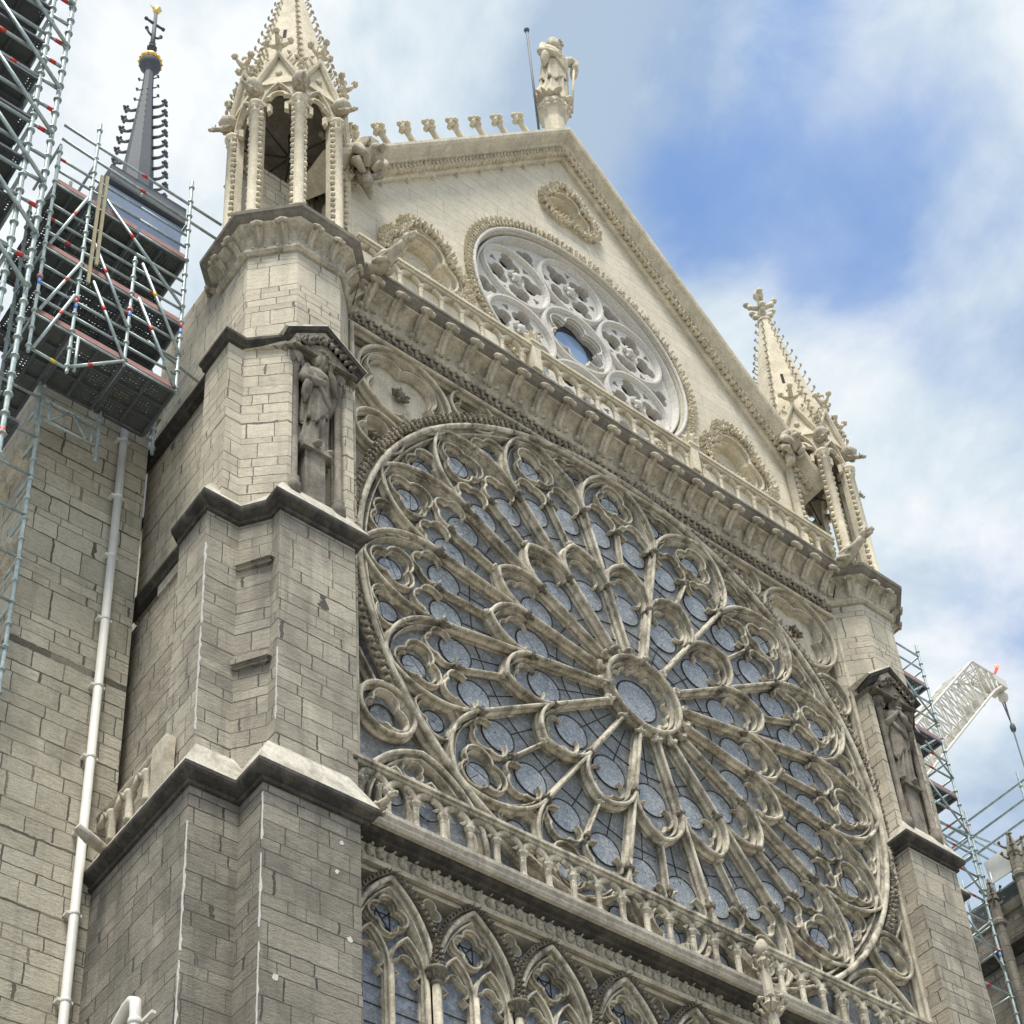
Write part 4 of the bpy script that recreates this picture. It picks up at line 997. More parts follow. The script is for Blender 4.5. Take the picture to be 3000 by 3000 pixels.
def statue(name,label,loc,H,turn,mat,**k):
    r=thing(name,label,'statue',loc,'statues in the turret niches' if 'niche' in name else None)
    mb=MB(); figure(mb,H,turn=turn,**k)
    if name=='niche_statue': mb.v=[(x*.80,y*.72-.125*z-(.08 if z>H*.83 else 0.),z) for x,y,z in mb.v]
    else: mb.v=[(x,y*.8-.12*z-(.06 if z>H*.83 else 0.),z) for x,y,z in mb.v]
    mb.build('draped_figure',mat,r,loc=loc)
    return r
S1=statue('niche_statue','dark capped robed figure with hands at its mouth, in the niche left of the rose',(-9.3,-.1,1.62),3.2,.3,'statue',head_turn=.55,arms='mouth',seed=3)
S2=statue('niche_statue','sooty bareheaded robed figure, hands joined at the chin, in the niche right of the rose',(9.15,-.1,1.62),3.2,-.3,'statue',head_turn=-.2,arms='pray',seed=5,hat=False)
S3=statue('apex_statue','pale stone figure holding a staff, standing on the peak of the gable',(0,.25,26.9),3.45,.1,'pale',head_turn=.5,arms='staff',seed=8,hat=False)
mb=MB(); mb.tube([(-.93,.1,24.3),(-.9,.1,30.4)],.04,6); mb.ball((-.9,.1,30.5),.1); rod=mb.build('lightning_rod','lead',None); tag(rod,'thin grey rod with a small ball tip standing left of the gable statue','rod')
# ================================================================== SIDE WALL AND PIPES
SW=thing('side_wall','wide jointed cream stone wall at far left, carrying the white downpipe','wall',(-12.7,5,GZ))
mb=MB(); mb.box(-13.78,-11.2,3.64,16,GZ,5.6); mb.build('wall_face','pier',SW)
for z in (2.6,-.6,-3.6,-6.8): mb=MB(); mb.plan([(-13.78,16),(-13.78,3.9)],[(0,z-.2),(.12,z-.15),(.16,z),(.3,z+.1),(.3,z+.2),(0,z+.4)]); mb.build('string_course','stone',SW)
mb=MB(); mb.box(-13.9,-11.0,3.5,16,5.6,5.9); mb.build('coping','stone',SW)
# small balcony railing over the lowest buttress ledge
BR=thing('ledge_balustrade','short stone railing on the dark ledge beside the white downpipe','balustrade',(-11.5,2.8,-7.9))
mb=MB(); mb.tube([(-11.5,1.2,-6.92),(-11.5,4.1,-6.92)],.08,6); mb.build('rail','stone',BR); mb=MB(); mb.box(-11.6,-11.4,.95,1.45,-8.3,-6.85); mb.build('end_post','stone',BR)
first=None
for i in range(4):
    mb=MB(); mb.lathe([(.1,0),(.1,.1),(.075,.14),(.075,.55),(.12,.7),(.13,.76)],(0,0,0),8); mb.tube([(0,-.3,.95),(0,-.18,.78),(0,0,.72),(0,.18,.78),(0,.3,.95)],.07,6)
    if first is None: first=mb.build('baluster','stone',BR,loc=(-11.5,1.75+.66*i,-7.92))
    else: dup(first,BR,(-11.5,1.75+.66*i,-7.92))
mb=MB(); mb.tube([(-11.6,2.9,-8.35),(-12.1,2.75,-8.3),(-12.35,2.7,-8.22)],[.10,.12,.09],8); sp=mb.build('water_spout','ledge',BR)
DP=thing('downpipe','long white downpipe clipped to the wide jointed wall at far left','pipe',(-11.87,3.5,GZ))
mb=MB(); mb.tube([(-11.87,3.5,-33.2),(-11.87,3.5,4.6)],.092,12); mb.build('pipe_run','pipe',DP)
first=None
for i in range(14):
    z=-21.2+1.95*i
    mb=MB(); mb.lathe([(.10,-.04),(.105,-.02),(.105,.02),(.10,.04)],(0,0,0),12); mb.box(-.16,-.09,-.02,.14,-.03,.03); mb.box(.09,.14,-.02,.14,-.03,.03)
    if first is None: first=mb.build('pipe_bracket','pipe',DP,loc=(-11.87,3.5,z))
    else: dup(first,DP,(-11.87,3.5,z))
mb=MB(); mb.tube([(-11.75,2.15,-13.5),(-11.75,1.95,-13.2),(-11.75,1.35,-12.86),(-11.75,1.18,-12.84),(-11.75,1.06,-12.92),(-11.75,1.02,-13.15),(-11.75,1.02,-33.2)],.1,12)
BP=thing('bent_pipe','white pipe with an elbow bend at the bottom edge, in front of the buttress','pipe',(-11.75,1.02,GZ)); mb.build('pipe_run','pipe',BP)
mb=MB(); 
for z in (-13.35,-15.4): mb.lathe([(.115,-.05),(.12,-.03),(.12,.03),(.115,.05)],(-11.75,1.02,z),12); mb.box(-11.66,-11.5,.99,1.05,z-.04,z+.04); mb.box(-11.68,-11.6,.6,1.0,z-.03,z+.03)
mb.build('pipe_bracket','pipe',BP)
# ================================================================== SCAFFOLDS
def scaffold(label,xs,ys,zs,root_name='scaffold',deck_levels=(),brace=True,r=.037,nodeck=0,ledz=(),toe=True,colour=True,base=None,braces_both=False):
    root=thing(root_name,label,'scaffold',(xs[0],ys[0],base if base is not None else zs[0]),'scaffolds round the transept')
    cnt={}
    z0=base if base is not None else zs[0]; z1=zs[-1]
    def part(name,mat,mb): 
        cnt[name]=cnt.get(name,0)+1
        if cnt[name]>98: return None
        return mb.build(name,mat,root)
    for x in xs:
        for y in ys:
            pr=[(r,z0)]; zz=z0+.3
            while zz<z1-.1: pr+=[(r,zz-.03),(r*1.75,zz-.02),(r*1.75,zz+.02),(r,zz+.03)]; zz+=.62
            mb=MB(); mb.lathe(pr+[(r,z1)],(x,y,0),8,False)
            o=part('standard','steel',mb)
            if o is not None:
                if colour and y==ys[0]:
                    mb=MB(); z=zs[0]+2.1; mb.tube([(x,y,z),(x,y,z+.2)],r*1.06,8); mb.tube([(x,y,z+5.1),(x,y,z+5.3)],r*1.06,8); mb.build('red_band','red',o)
                    mb=MB(); mb.tube([(x,y,z-.2),(x,y,z-.002)],r*1.06,8); mb.build('blue_band','bluem',o)
    for z in ledz:
        for y in ys:
            for i in range(len(xs)-1):
                mb=MB(); mb.tube([(xs[i],y,z),(xs[i+1],y,z)],r*.85,7); o=part('ledger','steel',mb)
                if o is not None and colour and y==ys[0] and R_.random()<.5:
                    mb=MB(); f=.2+.6*R_.random(); a=xs[i]+(xs[i+1]-xs[i])*f; mb.tube([(a,y,z),(a+.16,y,z)],r*.92,7); mb.build('red_band','red',o)
        for x in (xs if not nodeck else xs[:-1]):
            mb=MB(); mb.tube([(x,ys[0],z),(x,ys[-1],z)],r*.8,7); part('transom','steel',mb)
    for z in deck_levels:
        for i in range(len(xs)-1-nodeck):
            k=max(1,round((ys[-1]-ys[0])/.75)); w=(ys[-1]-ys[0])/k
            mb=MB()
            mb.box(xs[i]+.06,xs[i+1]-.06,ys[0]+.04,ys[-1]-.04,z-.012,z+.012)
            o=part('deck','deck',mb)
            if o is None: continue
            mb=MB()
            for q in range(k+1): mb.box(xs[i]+.05,xs[i+1]-.05,ys[0]+q*w-.035,ys[0]+q*w+.035,z-.09,z-.014)
            for q in range(4): xx=xs[i]+.1+(xs[i+1]-xs[i]-.2)*q/3; mb.box(xx-.03,xx+.03,ys[0],ys[-1],z-.075,z-.016)
            mb.build('deck_bearer','leadD',o)
            if toe:
                mb=MB(); mb.box(xs[i]+.06,xs[i+1]-.06,ys[0]-.03,ys[0]-.005,z+.03,z+.17); mb.build('toe_board','redsoft',o)
    return root
def tubes(root,name,mat,segs,r=.05):
    for a,b in segs:
        mb=MB(); mb.tube([a,b],r,7); mb.build(name,mat,root)
# lower hung platforms between the side wall and the turret
Y0,Y1=1.55,2.95
sc=thing('scaffold','light tube scaffold hung beside the left turret, with mesh decks and reddish toe boards','scaffold',(-13.3,2.2,2.6),'scaffolds round the transept')
def std(root,x,y,z0,z1,r=.04,bands=True):
    pr=[(r,z0)]; zz=z0+.2
    while zz<z1-.1: pr+=[(r,zz-.03),(r*1.75,zz-.02),(r*1.75,zz+.02),(r,zz+.03)]; zz+=.62
    mb=MB(); mb.lathe(pr+[(r,z1)],(x,y,0),8,False); o=mb.build('standard','steel',root)
    if bands:
        z=z0+1.9+R_.random(); mb=MB(); mb.tube([(x,y,z),(x,y,z+.2)],r*1.08,8); mb.build('red_band','red',o); mb=MB(); mb.tube([(x,y,z-.2),(x,y,z-.002)],r*1.08,8); mb.build('blue_band','bluem',o)
for x,za,zb_ in ((-15.0,2.6,10.5),(-14.14,2.6,12.4),(-12.91,3.85,7.95),(-11.66,3.85,12.4)):
    std(sc,x,Y0,za,zb_); std(sc,x,Y1,za,zb_-.6,bands=False)
def bar(root,name,a,b,r=.034,band=None,mat='steel'):
    mb=MB(); mb.tube([a,b],r,7); o=mb.build(name,mat,root)
    if band is not None:
        A=Vector(a);B_=Vector(b);d=(B_-A).normalized();p=A.lerp(B_,band); mb=MB(); mb.tube([p-d*.07,p+d*.07],r*1.05,7); mb.build('red_band' if R_.random()<.8 else 'yellow_band','red' if R_.random()<.8 else 'yellow',o)
def deckbay(root,x0,x1,y0,y1,z,toe=True):
    mb=MB(); mb.box(x0+.05,x1-.05,y0+.03,y1-.03,z-.012,z+.012); o=mb.build('deck','deck',root)
    k=max(2,round((y1-y0)/.5))
    for q in range(k+1): mb=MB(); yy=y0+(y1-y0)*q/k; mb.box(x0+.04,x1-.04,yy-.03,yy+.03,z-.10,z-.014); mb.build('deck_bearer','leadD',o)
    for xx in (x0+.06,(x0+x1)/2,x1-.06): mb=MB(); mb.box(xx-.035,xx+.035,y0,y1,z-.12,z-.1005); mb.build('deck_bearer','leadD',o)
    if toe: mb=MB(); mb.box(x0+.05,x1-.05,y0-.035,y0-.008,z+.03,z+.18); mb.build('toe_board','redsoft',o); mb=MB(); mb.tube([(x0,y0-.02,z-.05),(x1,y0-.02,z-.05)],.04,6); mb.build('edge_tube','steel',o)
XS=[-15.0,-14.14,-12.91,-11.66]
for z in (3.95,6.4,8.95):
    for a,b in zip(XS,XS[1:]): deckbay(sc,a,b,Y0,Y1 if a>-14.5 else 4.4,z)
for z in (4.55,5.1,5.75,7.0,7.55,8.1,9.5,10.0):
    for a,b in zip(XS,XS[1:]):
        if z>7.9 and b>-12.95 and a<-12.5 : b2=-11.66
        bar(sc,'ledger',(a,Y0,z),(b,Y0,z),.033,R_.random() if R_.random()<.3 else None)
    bar(sc,'ledger',(-15.0,Y1,z),(-11.66,Y1,z),.033)
for z in (3.9,6.35,8.9,10.6):
    for x in XS: bar(sc,'transom',(x,Y0,z),(x,Y1,z),.033)
for (xa,za),(xb,zb_) in (((-14.23,9.0),(-14.93,6.5)),((-14.2,6.4),(-14.93,4.05)),((-14.22,5.2),(-14.93,2.72)),((-13.81,9.4),(-11.7,7.0)),((-13.94,7.5),(-12.95,5.15)),((-13.84,6.05),(-12.96,3.95)),((-12.75,7.75),(-11.68,5.25)),((-12.76,6.4),(-11.73,4.0)),((-14.1,2.75),(-12.95,3.9))): bar(sc,'brace',(xa,Y0-.07,za),(xb,Y0-.07,zb_),.037,.35)
bar(sc,'brace',(-14.0,Y0-.04,2.7),(-14.0,Y0-.04,3.9),.037); bar(sc,'brace',(-15.,Y0,2.75),(-11.5,Y0+.02,2.75) if False else (-14.1,Y0,2.72),.034,.6)
for za,zb_ in ((11.45,11.32),(10.85,10.6)): bar(sc,'guard_rail',(-15.0,Y0,za),(-10.8,Y0,zb_),.036,.5)
bar(sc,'guard_rail',(-12.4,Y0,5.15),(-10.75,Y0+.4,5.3),.036)
TB=thing('truss_beam','pale steel lattice beams and posts fixed under the hung scaffold in front of the wall','beam',(-13,2.9,1.2))
for (xa,xb,z) in ((-13.98,-12.75,3.38),(-12.65,-11.45,4.55)):
    for dz in (0,-.66): mb=MB(); mb.tube([(xa,2.95,z+dz),(xb,2.95,z+dz)],.036,7); mb.build('chord','steel',TB)
    w=(xb-xa)
    for u,v,zu,zv in ((.1,.1,0,-.66),(.12,.45,-.62,-.02),(.55,.8,-.02,-.62),(.9,.9,0,-.66)): mb=MB(); mb.tube([(xa+u*w,2.95,z+zu),(xa+v*w,2.95,z+zv)],.03,6); mb.build('lattice_bar','steel',TB)
for x,za,zb_ in ((-12.72,2.18,4.7),(-11.43,3.45,4.7),(-14.05,-7.,4.4)): std(TB,x,2.95,za,zb_,.042,False)
# tall scaffold tower cut by the left edge
st_=scaffold('tall scaffold tower at the left edge, many dark mesh decks',[-19.8,-17.9,-15.85,-15.37],[1.2,4.2],[-8,22.5],deck_levels=(3.6,5.2,6.9,8.6,10.3,12.0,13.7,15.4,17.1,18.8,20.5),ledz=(5.1,7.1,8.1,9.1,10.1,11.1,12.1,13.1,14.1,15.1,16.1,17.1,18.1,19.1,20.1,21.1,22.1),base=GZ,r=.056,toe=False,nodeck=1)
for z in range(4,22,2):
    for xa,xb in ((-17.5,-15.4),(-19.7,-17.5)): tubes(st_,'brace','steel',[((xa,1.1,z+2.6),(xb,1.1,z))],.05)
# ledgers tying the tower to the post before the wall
rt=thing('scaffold','row of red banded tubes tying the tall tower to a post before the side wall','scaffold',(-15,2.9,GZ),'scaffolds round the transept')
for i,z in enumerate((3.3,2.0,.75,-.5,-1.8,-3.1,-4.4)):
    bar(rt,'ledger',(-16.6,2.93,z),(-14.05,2.93,z),.036,.55); bar(rt,'transom',(-14.05,2.93,z),(-14.05,3.6,z),.034)
std(rt,-16.6,2.95,GZ,4.4,.042); deckbay(rt,-16.6,-14.9,1.6,3.0,.4,False)
# sheeted cabin on the upper deck, loose boards
BN=thing('site_cabin','blue grey sheeted cabin on the top scaffold deck beside the left turret','cabin',(-12.7,2.0,9.1))
mb=MB(); mb.box(-13.75,-11.78,1.68,2.9,9.1,10.4); mb.build('side_sheet','tarp',BN)
mb=MB(); mb.box(-13.72,-11.72,1.62,2.95,10.55,11.2); mb.build('roof_sheet','lead',BN)
mb=MB(); mb.box(-13.68,-11.75,1.9,2.9,10.4,10.55); mb.build('dark_gap','dark',BN)
PK=thing('plank_bundle','two long timber planks standing upright against the hung scaffold','plank',(-14.0,1.35,7.5))
for dx,za,zb_ in ((0,5.8,10.1),(.13,6.6,10.2)): mb=MB(); mb.box(-14.02+dx,-13.95+dx,1.40,1.45,za,zb_); mb.build('plank','wood',PK)
TK=thing('fuel_tank','rounded pale tank on the scaffold deck behind the railing','tank',(-14.3,2.6,9.1)); mb=MB(); mb.tube([(-14.45,2.7,9.75),(-14.42,2.7,9.75),(-14.0,2.7,9.75),(-13.97,2.7,9.75)],[.3,.38,.38,.3],14); mb.build('drum','tarpL',TK); mb=MB(); mb.box(-14.35,-14.05,2.5,2.9,9.05,9.4); mb.build('cradle','steelB',TK)
# scaffold beyond the right turret
rs=scaffold('distant scaffold stair tower with short decks right of the right turret',[18.0,19.82],[5.,7.],[2,18.2],deck_levels=(16.,13.3,10.7),ledz=(17.6,16.9,16.,15.2,14.3,13.3,12.4,11.6,10.7,9.9,9.,8.2,7.2,6.2,5.2,4.2,2.4),base=GZ,r=.045)
for z in (15,12.4,9.9,7.2,4.2): tubes(rs,'brace','steel',[((18.,4.95,z+1.2),(19.82,4.95,z-.8)),((18.,5.,z-.5),(19.82,5.,z+1.2))],.036)
mb=MB(); mb.box(17.4,18.2,4.9,4.95,15.95,16.25); mb.build('red_board','red',rs)
rr_=thing('scaffold','purple grey scaffold rails crossing the sky above the tarpaulin at the right edge','scaffold',(24,6,GZ),'scaffolds round the transept')
for x in (24.,):
    for z in (13.58,12.8,12.0): bar(rr_,'long_rail',(x,9.2,z),(x,-4.,z),.05)
    for y in (7.45,4.95,2.4,-.2): std(rr_,x,y,GZ,14.1,.05,False)
for z in (12.9,12.3): bar(rr_,'long_rail',(20.,7.6,z),(27.,7.6,z),.045)
bar(rr_,'long_rail',(20.,8.2,13.2),(27.,6.8,12.6),.045)
CH=thing('side_chapel','dark mossy stone chapel wall with small pinnacles at the lower right corner','chapel',(27,2,GZ))
mb=MB(); mb.box(24.1,38,-8,9.2,GZ,9.2); mb.build('wall','lower',CH)
mb=MB(); mb.plan([(24.1,9.2),(24.1,-8)],[(0,7.1),(.08,7.1),(.16,7.3),(.32,7.42),(.32,7.6),(0,7.8)]); mb.build('string_course','soot',CH)
mb=MB(); mb.plan([(24.1,9.2),(24.1,-8)],[(0,8.9),(.06,8.9),(.14,9.05),(.2,9.2),(0,9.35)]); mb.build('coping','leaf2',CH)
mb=MB(); mb.sweep([(0,0)]*0+pointed(-1.,1.,4.2,6.4,10,foot=6.),roll(.3,.4),y=0)
st=Matrix.Rotation(-PI/2,4,'Z'); mb.xform(Matrix.Translation((24.05,4.6,0))@st); mb.build('window_arch','leaf2',CH)
for x,y,z,s_ in ((23.75,5.85,9.6,.62),(23.75,7.15,8.3,.55)):
    mb=MB(); mb.lathe([(.34*s_,GZ),(.34*s_,z),(.46*s_,z+.08),(.46*s_,z+.22),(.36*s_,z+.3),(.32*s_,z+1.1),(.4*s_,z+1.16),(.36*s_,z+1.3),(.08*s_,z+2.15),(.02,z+2.2)],(x,y,0),8,False)
    pn=mb.build('pinnacle','lower',CH)
    for k in range(4):
        a=PI/2*k+.6
        for q in range(2): mb=MB(); hook(mb,(x+.22*s_*math.cos(a),y+.22*s_*math.sin(a),z+.95+q*.5),(math.cos(a),math.sin(a),0),.6*s_); mb.build('pinnacle_crocket','lower',pn)
TP=thing('tarpaulin_roof','pale translucent sheet hung on tubes over dark decks above the chapel at right','tarpaulin',(26,4,9.2)); mb=MB()
n=14; vs=[];fs=[]
for i in range(n+1):
    for j in range(7):
        u=i/n;v=j/6; vs.append((24.05+.05*math.sin(19*u+4*v)+.04*math.sin(7*u),7.3-11*u,10.45+1.0*v+.03*math.sin(11*u)))
m_=7
for i in range(n):
    for j in range(6): a=i*m_+j; fs.append((a,a+m_,a+m_+1,a+1))
o_=len(vs); mb.add(vs+[(x+.03,y,z) for x,y,z in vs],fs+[tuple(reversed([q+o_ for q in f])) for f in fs],True); mb.build('side_sheet','tarpL',TP)
mb=MB(); mb.add([(24.05,7.3,11.45),(24.05,-4,11.45),(31,-4,13.),(31,7.3,13.),(24.05,7.3,11.5),(24.05,-4,11.5),(31,-4,13.05),(31,7.3,13.05)],[(0,1,2,3),(7,6,5,4),(0,4,5,1),(1,5,6,2),(2,6,7,3),(3,7,4,0)]); mb.build('roof_sheet','tarpL',TP)
for y in (8.4,7.2,5.,2.8,.6,-1.6): mb=MB(); mb.tube([(24.12,y,9.2),(24.12,y,11.45)],.045,6); mb.build('post','steel',TP)
mb=MB(); mb.tube([(24.1,7.3,9.95),(24.1,-4,9.95)],.045,6); mb.build('rail','steel',TP)
mb=MB(); mb.box(24.4,30,-4,8.6,9.5,10.3); mb.build('dark_deck','deck',TP)
# ================================================================== CRANE
CR=thing('tower_crane','cream lattice crane jib with red tip lamp, behind the right scaffold','crane',(95,60,GZ))
def lattice(pa,pb,w0,w1,n,r,name):
    pa=Vector(pa);pb=Vector(pb);d=(pb-pa).normalized();lat=Vector((0,1,0));u=lat.cross(d).normalized()
    ch=[MB() for _ in range(4)]; web=MB(); P=[]
    for i in range(n+1):
        f=i/n;c=pa.lerp(pb,f);w=w0+(w1-w0)*f; P.append([c+lat*w*a+u*w*b for a,b in ((-1,-1),(1,-1),(1,1),(-1,1))])
    for k in range(4): 
        ch[k].tube([P[i][k] for i in range(n+1)],r,6); ch[k].build('chord','crane',CR)
    for i in range(n):
        for k in range(4):
            web.tube([P[i][k],P[i+1][(k+1)%4]],r*.55,5,False); web.tube([P[i][(k+1)%4],P[i+1][k]],r*.55,5,False); web.tube([P[i][k],P[i][(k+1)%4]],r*.55,5,False)
    web.build(name,'crane',CR)
lattice((95,60,92),(115.8,60,118.3),2.1,2.1,12,.16,'lattice_web')
lattice((115.8,60,118.3),(121.2,60,122.0),2.1,.8,3,.16,'lattice_web')
mb=MB(); mb.box(119.6,122.6,59,61,121.4,122.6); mb.ball((122.7,60,120.8),.6,(1,1,1.2),10,8); mb.ball((119.6,60,122.9),.5,(1.2,1,.8),10,8); mb.build('jib_head','crane',CR)
mb=MB(); mb.box(115.2,116.8,59,61,115.4,117.2); mb.ball((114.8,60,114.6),.6); mb.build('winch','crane',CR)
mb=MB(); mb.tube([(121.2,60,122.6),(123.3,60,126)],.16,6); mb.build('lamp_mast','red',CR)
mb=MB(); mb.ball((123.35,60,126.2),.35); mb.build('beacon','lamp',CR)
mb=MB(); mb.tube([(122.7,60,120),(122.8,60,GZ+20)],.1,6); mb.tube([(122.2,60,119.6),(122.8,60,116.4)],.08,6); mb.ball((122.8,60,116),.35,(1,1,2)); mb.build('cable','leadD',CR)
mb=MB(); mb.box(90,93,58.5,61.5,GZ,88); mb.build('mast','crane',CR); mb=MB(); mb.box(89,97,57,63,86,92); mb.build('cab','crane',CR)
# ================================================================== FLECHE
FL=thing('crossing_spire','slim dark lead spire with hooked crockets and a gilded ball, behind the left scaffold','spire',(-.95,30,GZ))
c=(-.95,30.)
mb=MB(); mb.lathe([(2.2,20),(2.2,44),(1.15,50),(.90,60),(.83,63.5),(.32,72.2),(.26,74.3)],(*c,0),8,False); mb.build('spire_shaft','leadD',FL)
hk=MB()
hk.tube([(0,0,0),(.34,0,-.02),(.58,0,.08),(.68,0,.26)],[.11,.085,.08,.085],6); hk.ball((.7,0,.3),.15,(1,1,.9),6,5,None,.3)
for sg in (1,-1): hk.ball((.72,sg*.15,.26),.10,(1,1,1),6,4); hk.ball((.56,sg*.08,.36),.08,(1,1,1),6,4)
h0=None
for a in (-PI*.25,PI*.75):
    for q in range(14):
        z=59.6+q*1.06; rr=.78-max(-2,z-63.5)/8.7*.48; s_=1.0 if q<11 else .45; zz=z
        if h0 is None: h0=hk.build('crocket','lead',FL,loc=(c[0]+rr*math.cos(a),c[1]+rr*math.sin(a),zz),rot=(0,0,a)); o=h0
        else: o=dup(h0,FL,(c[0]+rr*math.cos(a),c[1]+rr*math.sin(a),zz),(0,0,a))
        o.scale=(s_,)*3
for a in (-PI*.625,-PI*.875):
    mb=MB()
    for q in range(18):
        z=60.5+q*.66; rr=(.83-max(0,z-63.5)/8.7*.5)*.94; p=Vector((*c,z))+Vector((math.cos(a),math.sin(a),0))*rr; mb.ball(p,.055,(1,1,1.6),5,4)
    mb.build('rosette_row','leadD',FL)
mb=MB(); mb.lathe([(.24,74.0),(.3,74.1),(.32,74.3),(.5,74.55),(.62,74.85),(.58,75.1)],(*c,0),14); mb.build('ball_base','leadD',FL)
mb=MB(); mb.lathe([(.58,75.05),(.66,75.12),(.64,75.35),(.5,75.6),(.2,75.75)],(*c,0),14)
for k in range(14): a=2*PI*k/14; mb.ball((c[0]+.64*math.cos(a),c[1]+.64*math.sin(a),75.15),.08,(1,1,1),6,4)
mb.build('gilded_crown','gold',FL)
mb=MB(); mb.tube([(*c,75.7),(*c,81.)],[.17,.1],7); mb.ball((*c,76.8),.3,(1,1,.6)); mb.ball((*c,77.3),.2,(1,1,.6))
for sx in (-1,1): mb.tube([(c[0],c[1],78.1),(c[0]+sx*.3,c[1],78.3),(c[0]+sx*.42,c[1],78.6)],[.09,.07,.09],6); mb.ball((c[0]+sx*.45,c[1],78.65),.12); mb.tube([(c[0],c[1],79.6),(c[0]+sx*.5,c[1],79.65)],[.1,.08],6); mb.ball((c[0]+sx*.55,c[1],79.65),.12)
mb.build('cross','leadD',FL)
mb=MB(); mb.tube([(*c,80.9),(c[0],c[1],81.1),(c[0]+.06,c[1],81.4),(c[0]+.2,c[1],81.6),(c[0]+.34,c[1],81.55)],[.1,.2,.24,.15,.04],8); mb.octa((c[0]-.2,c[1],81.3),(-.24,0,.15),(0,.08,0),(.03,0,.12)); mb.build('weathercock','gold',FL)
# ================================================================== GROUND, SKY, LIGHT, CAMERA
g,t,b=nt('stone paving')
nz_=noise(t,world_pos(t),.4,6,.6); t.links.new(ramp(t,nz_,[(.3,(.22,.21,.19)),(.7,(.34,.32,.28))]),b.inputs['Base Color']); b.inputs['Roughness'].default_value=.9
mb=MB(); mb.add([(-2500,-2500,GZ),(2500,-2500,GZ),(2500,2500,GZ),(-2500,2500,GZ)],[(0,1,2,3)]); G=mb.build('ground',g); G['kind']='structure'
# everything above is in modelling units: bring it to metres with the ground at zero
done=set()
for o in list(bpy.data.objects):
    if o.type=='MESH' and o.data.name not in done:
        done.add(o.data.name); o.data.transform(Matrix.Scale(S,4))
    o.location=(o.location-(Vector((0,0,GZ)) if o.parent is None else Vector((0,0,0))))*S
for m in bpy.data.materials:   # keep procedural scales as tuned in modelling units
    if not m.use_nodes: continue
    for n in list(m.node_tree.nodes):
        if n.bl_idname=='ShaderNodeNewGeometry':
            for l in list(n.outputs['Position'].links):
                to=l.to_socket; mp=m.node_tree.nodes.new('ShaderNodeMapping'); mp.inputs['Scale'].default_value=(1/S,)*3
                m.node_tree.links.new(n.outputs['Position'],mp.inputs['Vector']); m.node_tree.links.new(mp.outputs[0],to)
w=bpy.data.worlds.new('World'); scene.world=w; w.use_nodes=True; t=w.node_tree; bg=t.nodes['Background']
SUN_AZ,SUN_EL=math.radians(224),math.radians(66)
sky=t.nodes.new('ShaderNodeTexSky'); sky.sky_type='NISHITA'; sky.sun_disc=False; sky.sun_elevation=SUN_EL; sky.sun_rotation=SUN_AZ; sky.air_density=1.; sky.dust_density=.6; sky.ozone_density=2.
tc=t.nodes.new('ShaderNodeTexCoord'); D=tc.outputs['Generated']
sp=t.nodes.new('ShaderNodeSeparateXYZ'); t.links.new(D,sp.inputs[0])
n1=noise(t,mapping(t,D,(1,1,1.5),(.35,.1,0)),2.6,5,.5,.3); n2=noise(t,mapping(t,D,(1,1,1.4),(3.1,1.7,.4)),7.,7,.56,.35)
cov=math_(t,'ADD',math_(t,'MULTIPLY',n1,.57),math_(t,'MULTIPLY',n2,.43))
def lobe(d,inner,outer,amt):
    v=Vector(d).normalized(); dp=t.nodes.new('ShaderNodeVectorMath'); dp.operation='DOT_PRODUCT'; t.links.new(D,dp.inputs[0]); dp.inputs[1].default_value=v
    mr=t.nodes.new('ShaderNodeMapRange'); mr.interpolation_type='SMOOTHSTEP'; mr.inputs[1].default_value=math.cos(math.radians(outer)); mr.inputs[2].default_value=math.cos(math.radians(inner)); mr.inputs[3].default_value=0; mr.inputs[4].default_value=amt
    t.links.new(dp.outputs['Value'],mr.inputs[0]); return mr.outputs[0]
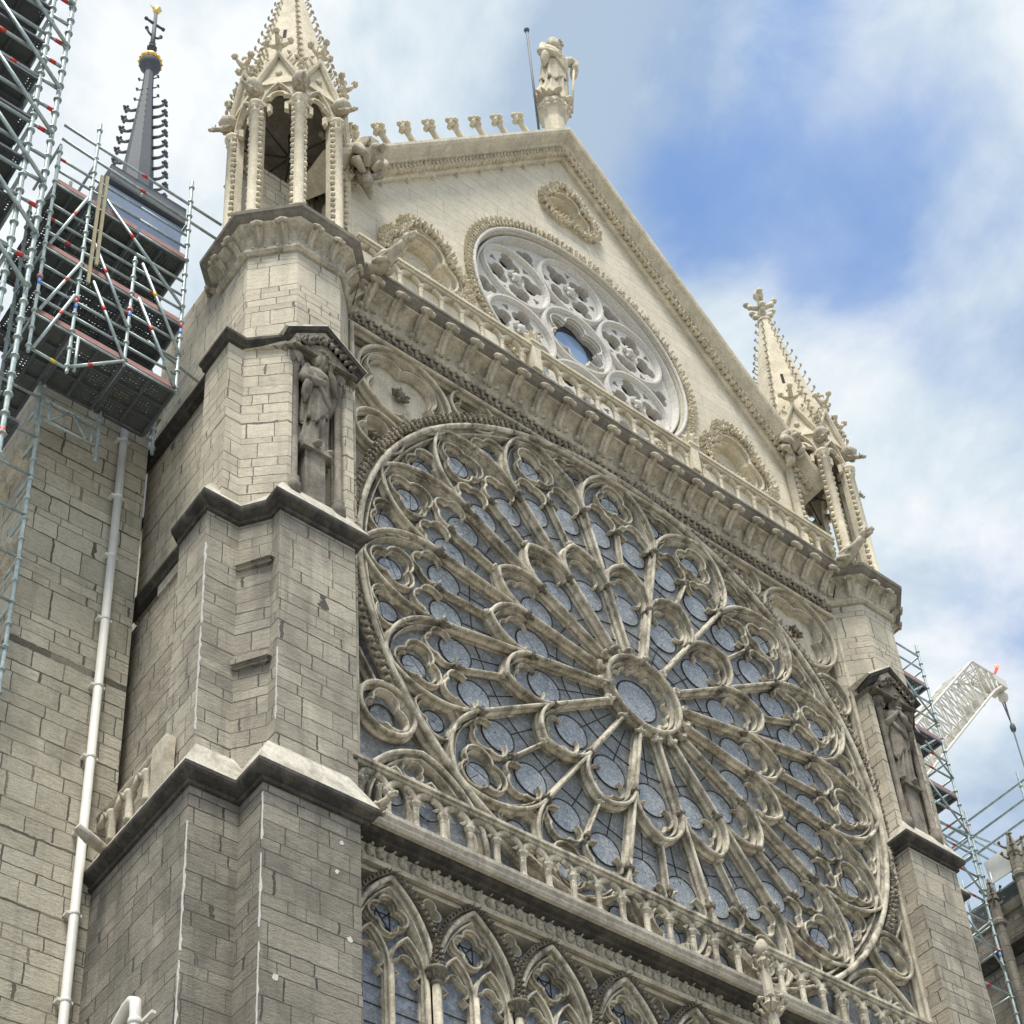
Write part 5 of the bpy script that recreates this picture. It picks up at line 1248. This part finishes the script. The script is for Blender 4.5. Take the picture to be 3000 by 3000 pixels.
for d,i,o,a in (((.445,.253,.859),1,8,-.12),((.53,.25,.81),1,6,-.07),((.60,.33,.73),0,5,-.05),((.27,.37,.89),2,9,.09),((.182,.471,.863),1,8,.10),((.36,.28,.89),1,5,.05),((.51,.17,.84),1,8,.15),((.50,.36,.79),1,5,.07),((.58,.42,.70),1,7,.10)):
    cov=math_(t,'ADD',cov,lobe(d,i,o,a))
cl=ramp(t,cov,[(.30,.06),(.40,.28),(.46,.66),(.53,.95),(.62,1.)])
shade=noise(t,mapping(t,D,(1,1,1.6),(5.2,.3,1.1)),6.,7,.58,.3)
ccol=ramp(t,shade,[(.34,(3.1,3.9,4.9)),(.47,(4.8,5.5,6.0)),(.60,(6.6,6.8,6.9))])
skyc=mix(t,1.,sky.outputs[0],(1.2,1.5,1.75),'MULTIPLY')
col=mix(t,cl,skyc,ccol)
t.links.new(col,bg.inputs['Color']); bg.inputs['Strength'].default_value=.085
sl_=bpy.data.lights.new('sun','SUN'); sl_.energy=2.9; sl_.angle=math.radians(16); sl_.color=(1.,.945,.85)
so=bpy.data.objects.new('sun',sl_); COL.objects.link(so)
sd=Vector((math.sin(SUN_AZ)*math.cos(SUN_EL),math.cos(SUN_AZ)*math.cos(SUN_EL),math.sin(SUN_EL)))
so.rotation_euler=sd.to_track_quat('Z','Y').to_euler(); so.location=(-40,-40,80)
cam=bpy.data.cameras.new('camera'); co=bpy.data.objects.new('camera',cam); COL.objects.link(co)
cam.sensor_width=36; cam.lens=36*5569.76/3000; cam.shift_x=-118.36/3000; cam.shift_y=1288.19/3000; cam.clip_end=6000; cam.clip_start=.1
Rm=Matrix(((0.77969271,-0.62198469,-0.0722103),(0.33669341,0.51368244,-0.78915645),(0.52793639,0.59098679,0.6099326)))
m=Matrix((Rm[0],-Rm[1],-Rm[2])).transposed().to_4x4(); m.translation=(Vector((-23.0325,-21.7973,-31.5806))-Vector((0,0,GZ)))*S
co.matrix_world=m; scene.camera=co
scene.render.resolution_x=1024; scene.render.resolution_y=1024
scene.view_settings.view_transform='Standard'; scene.view_settings.look='None'; scene.view_settings.exposure=.8; scene.view_settings.gamma=1.
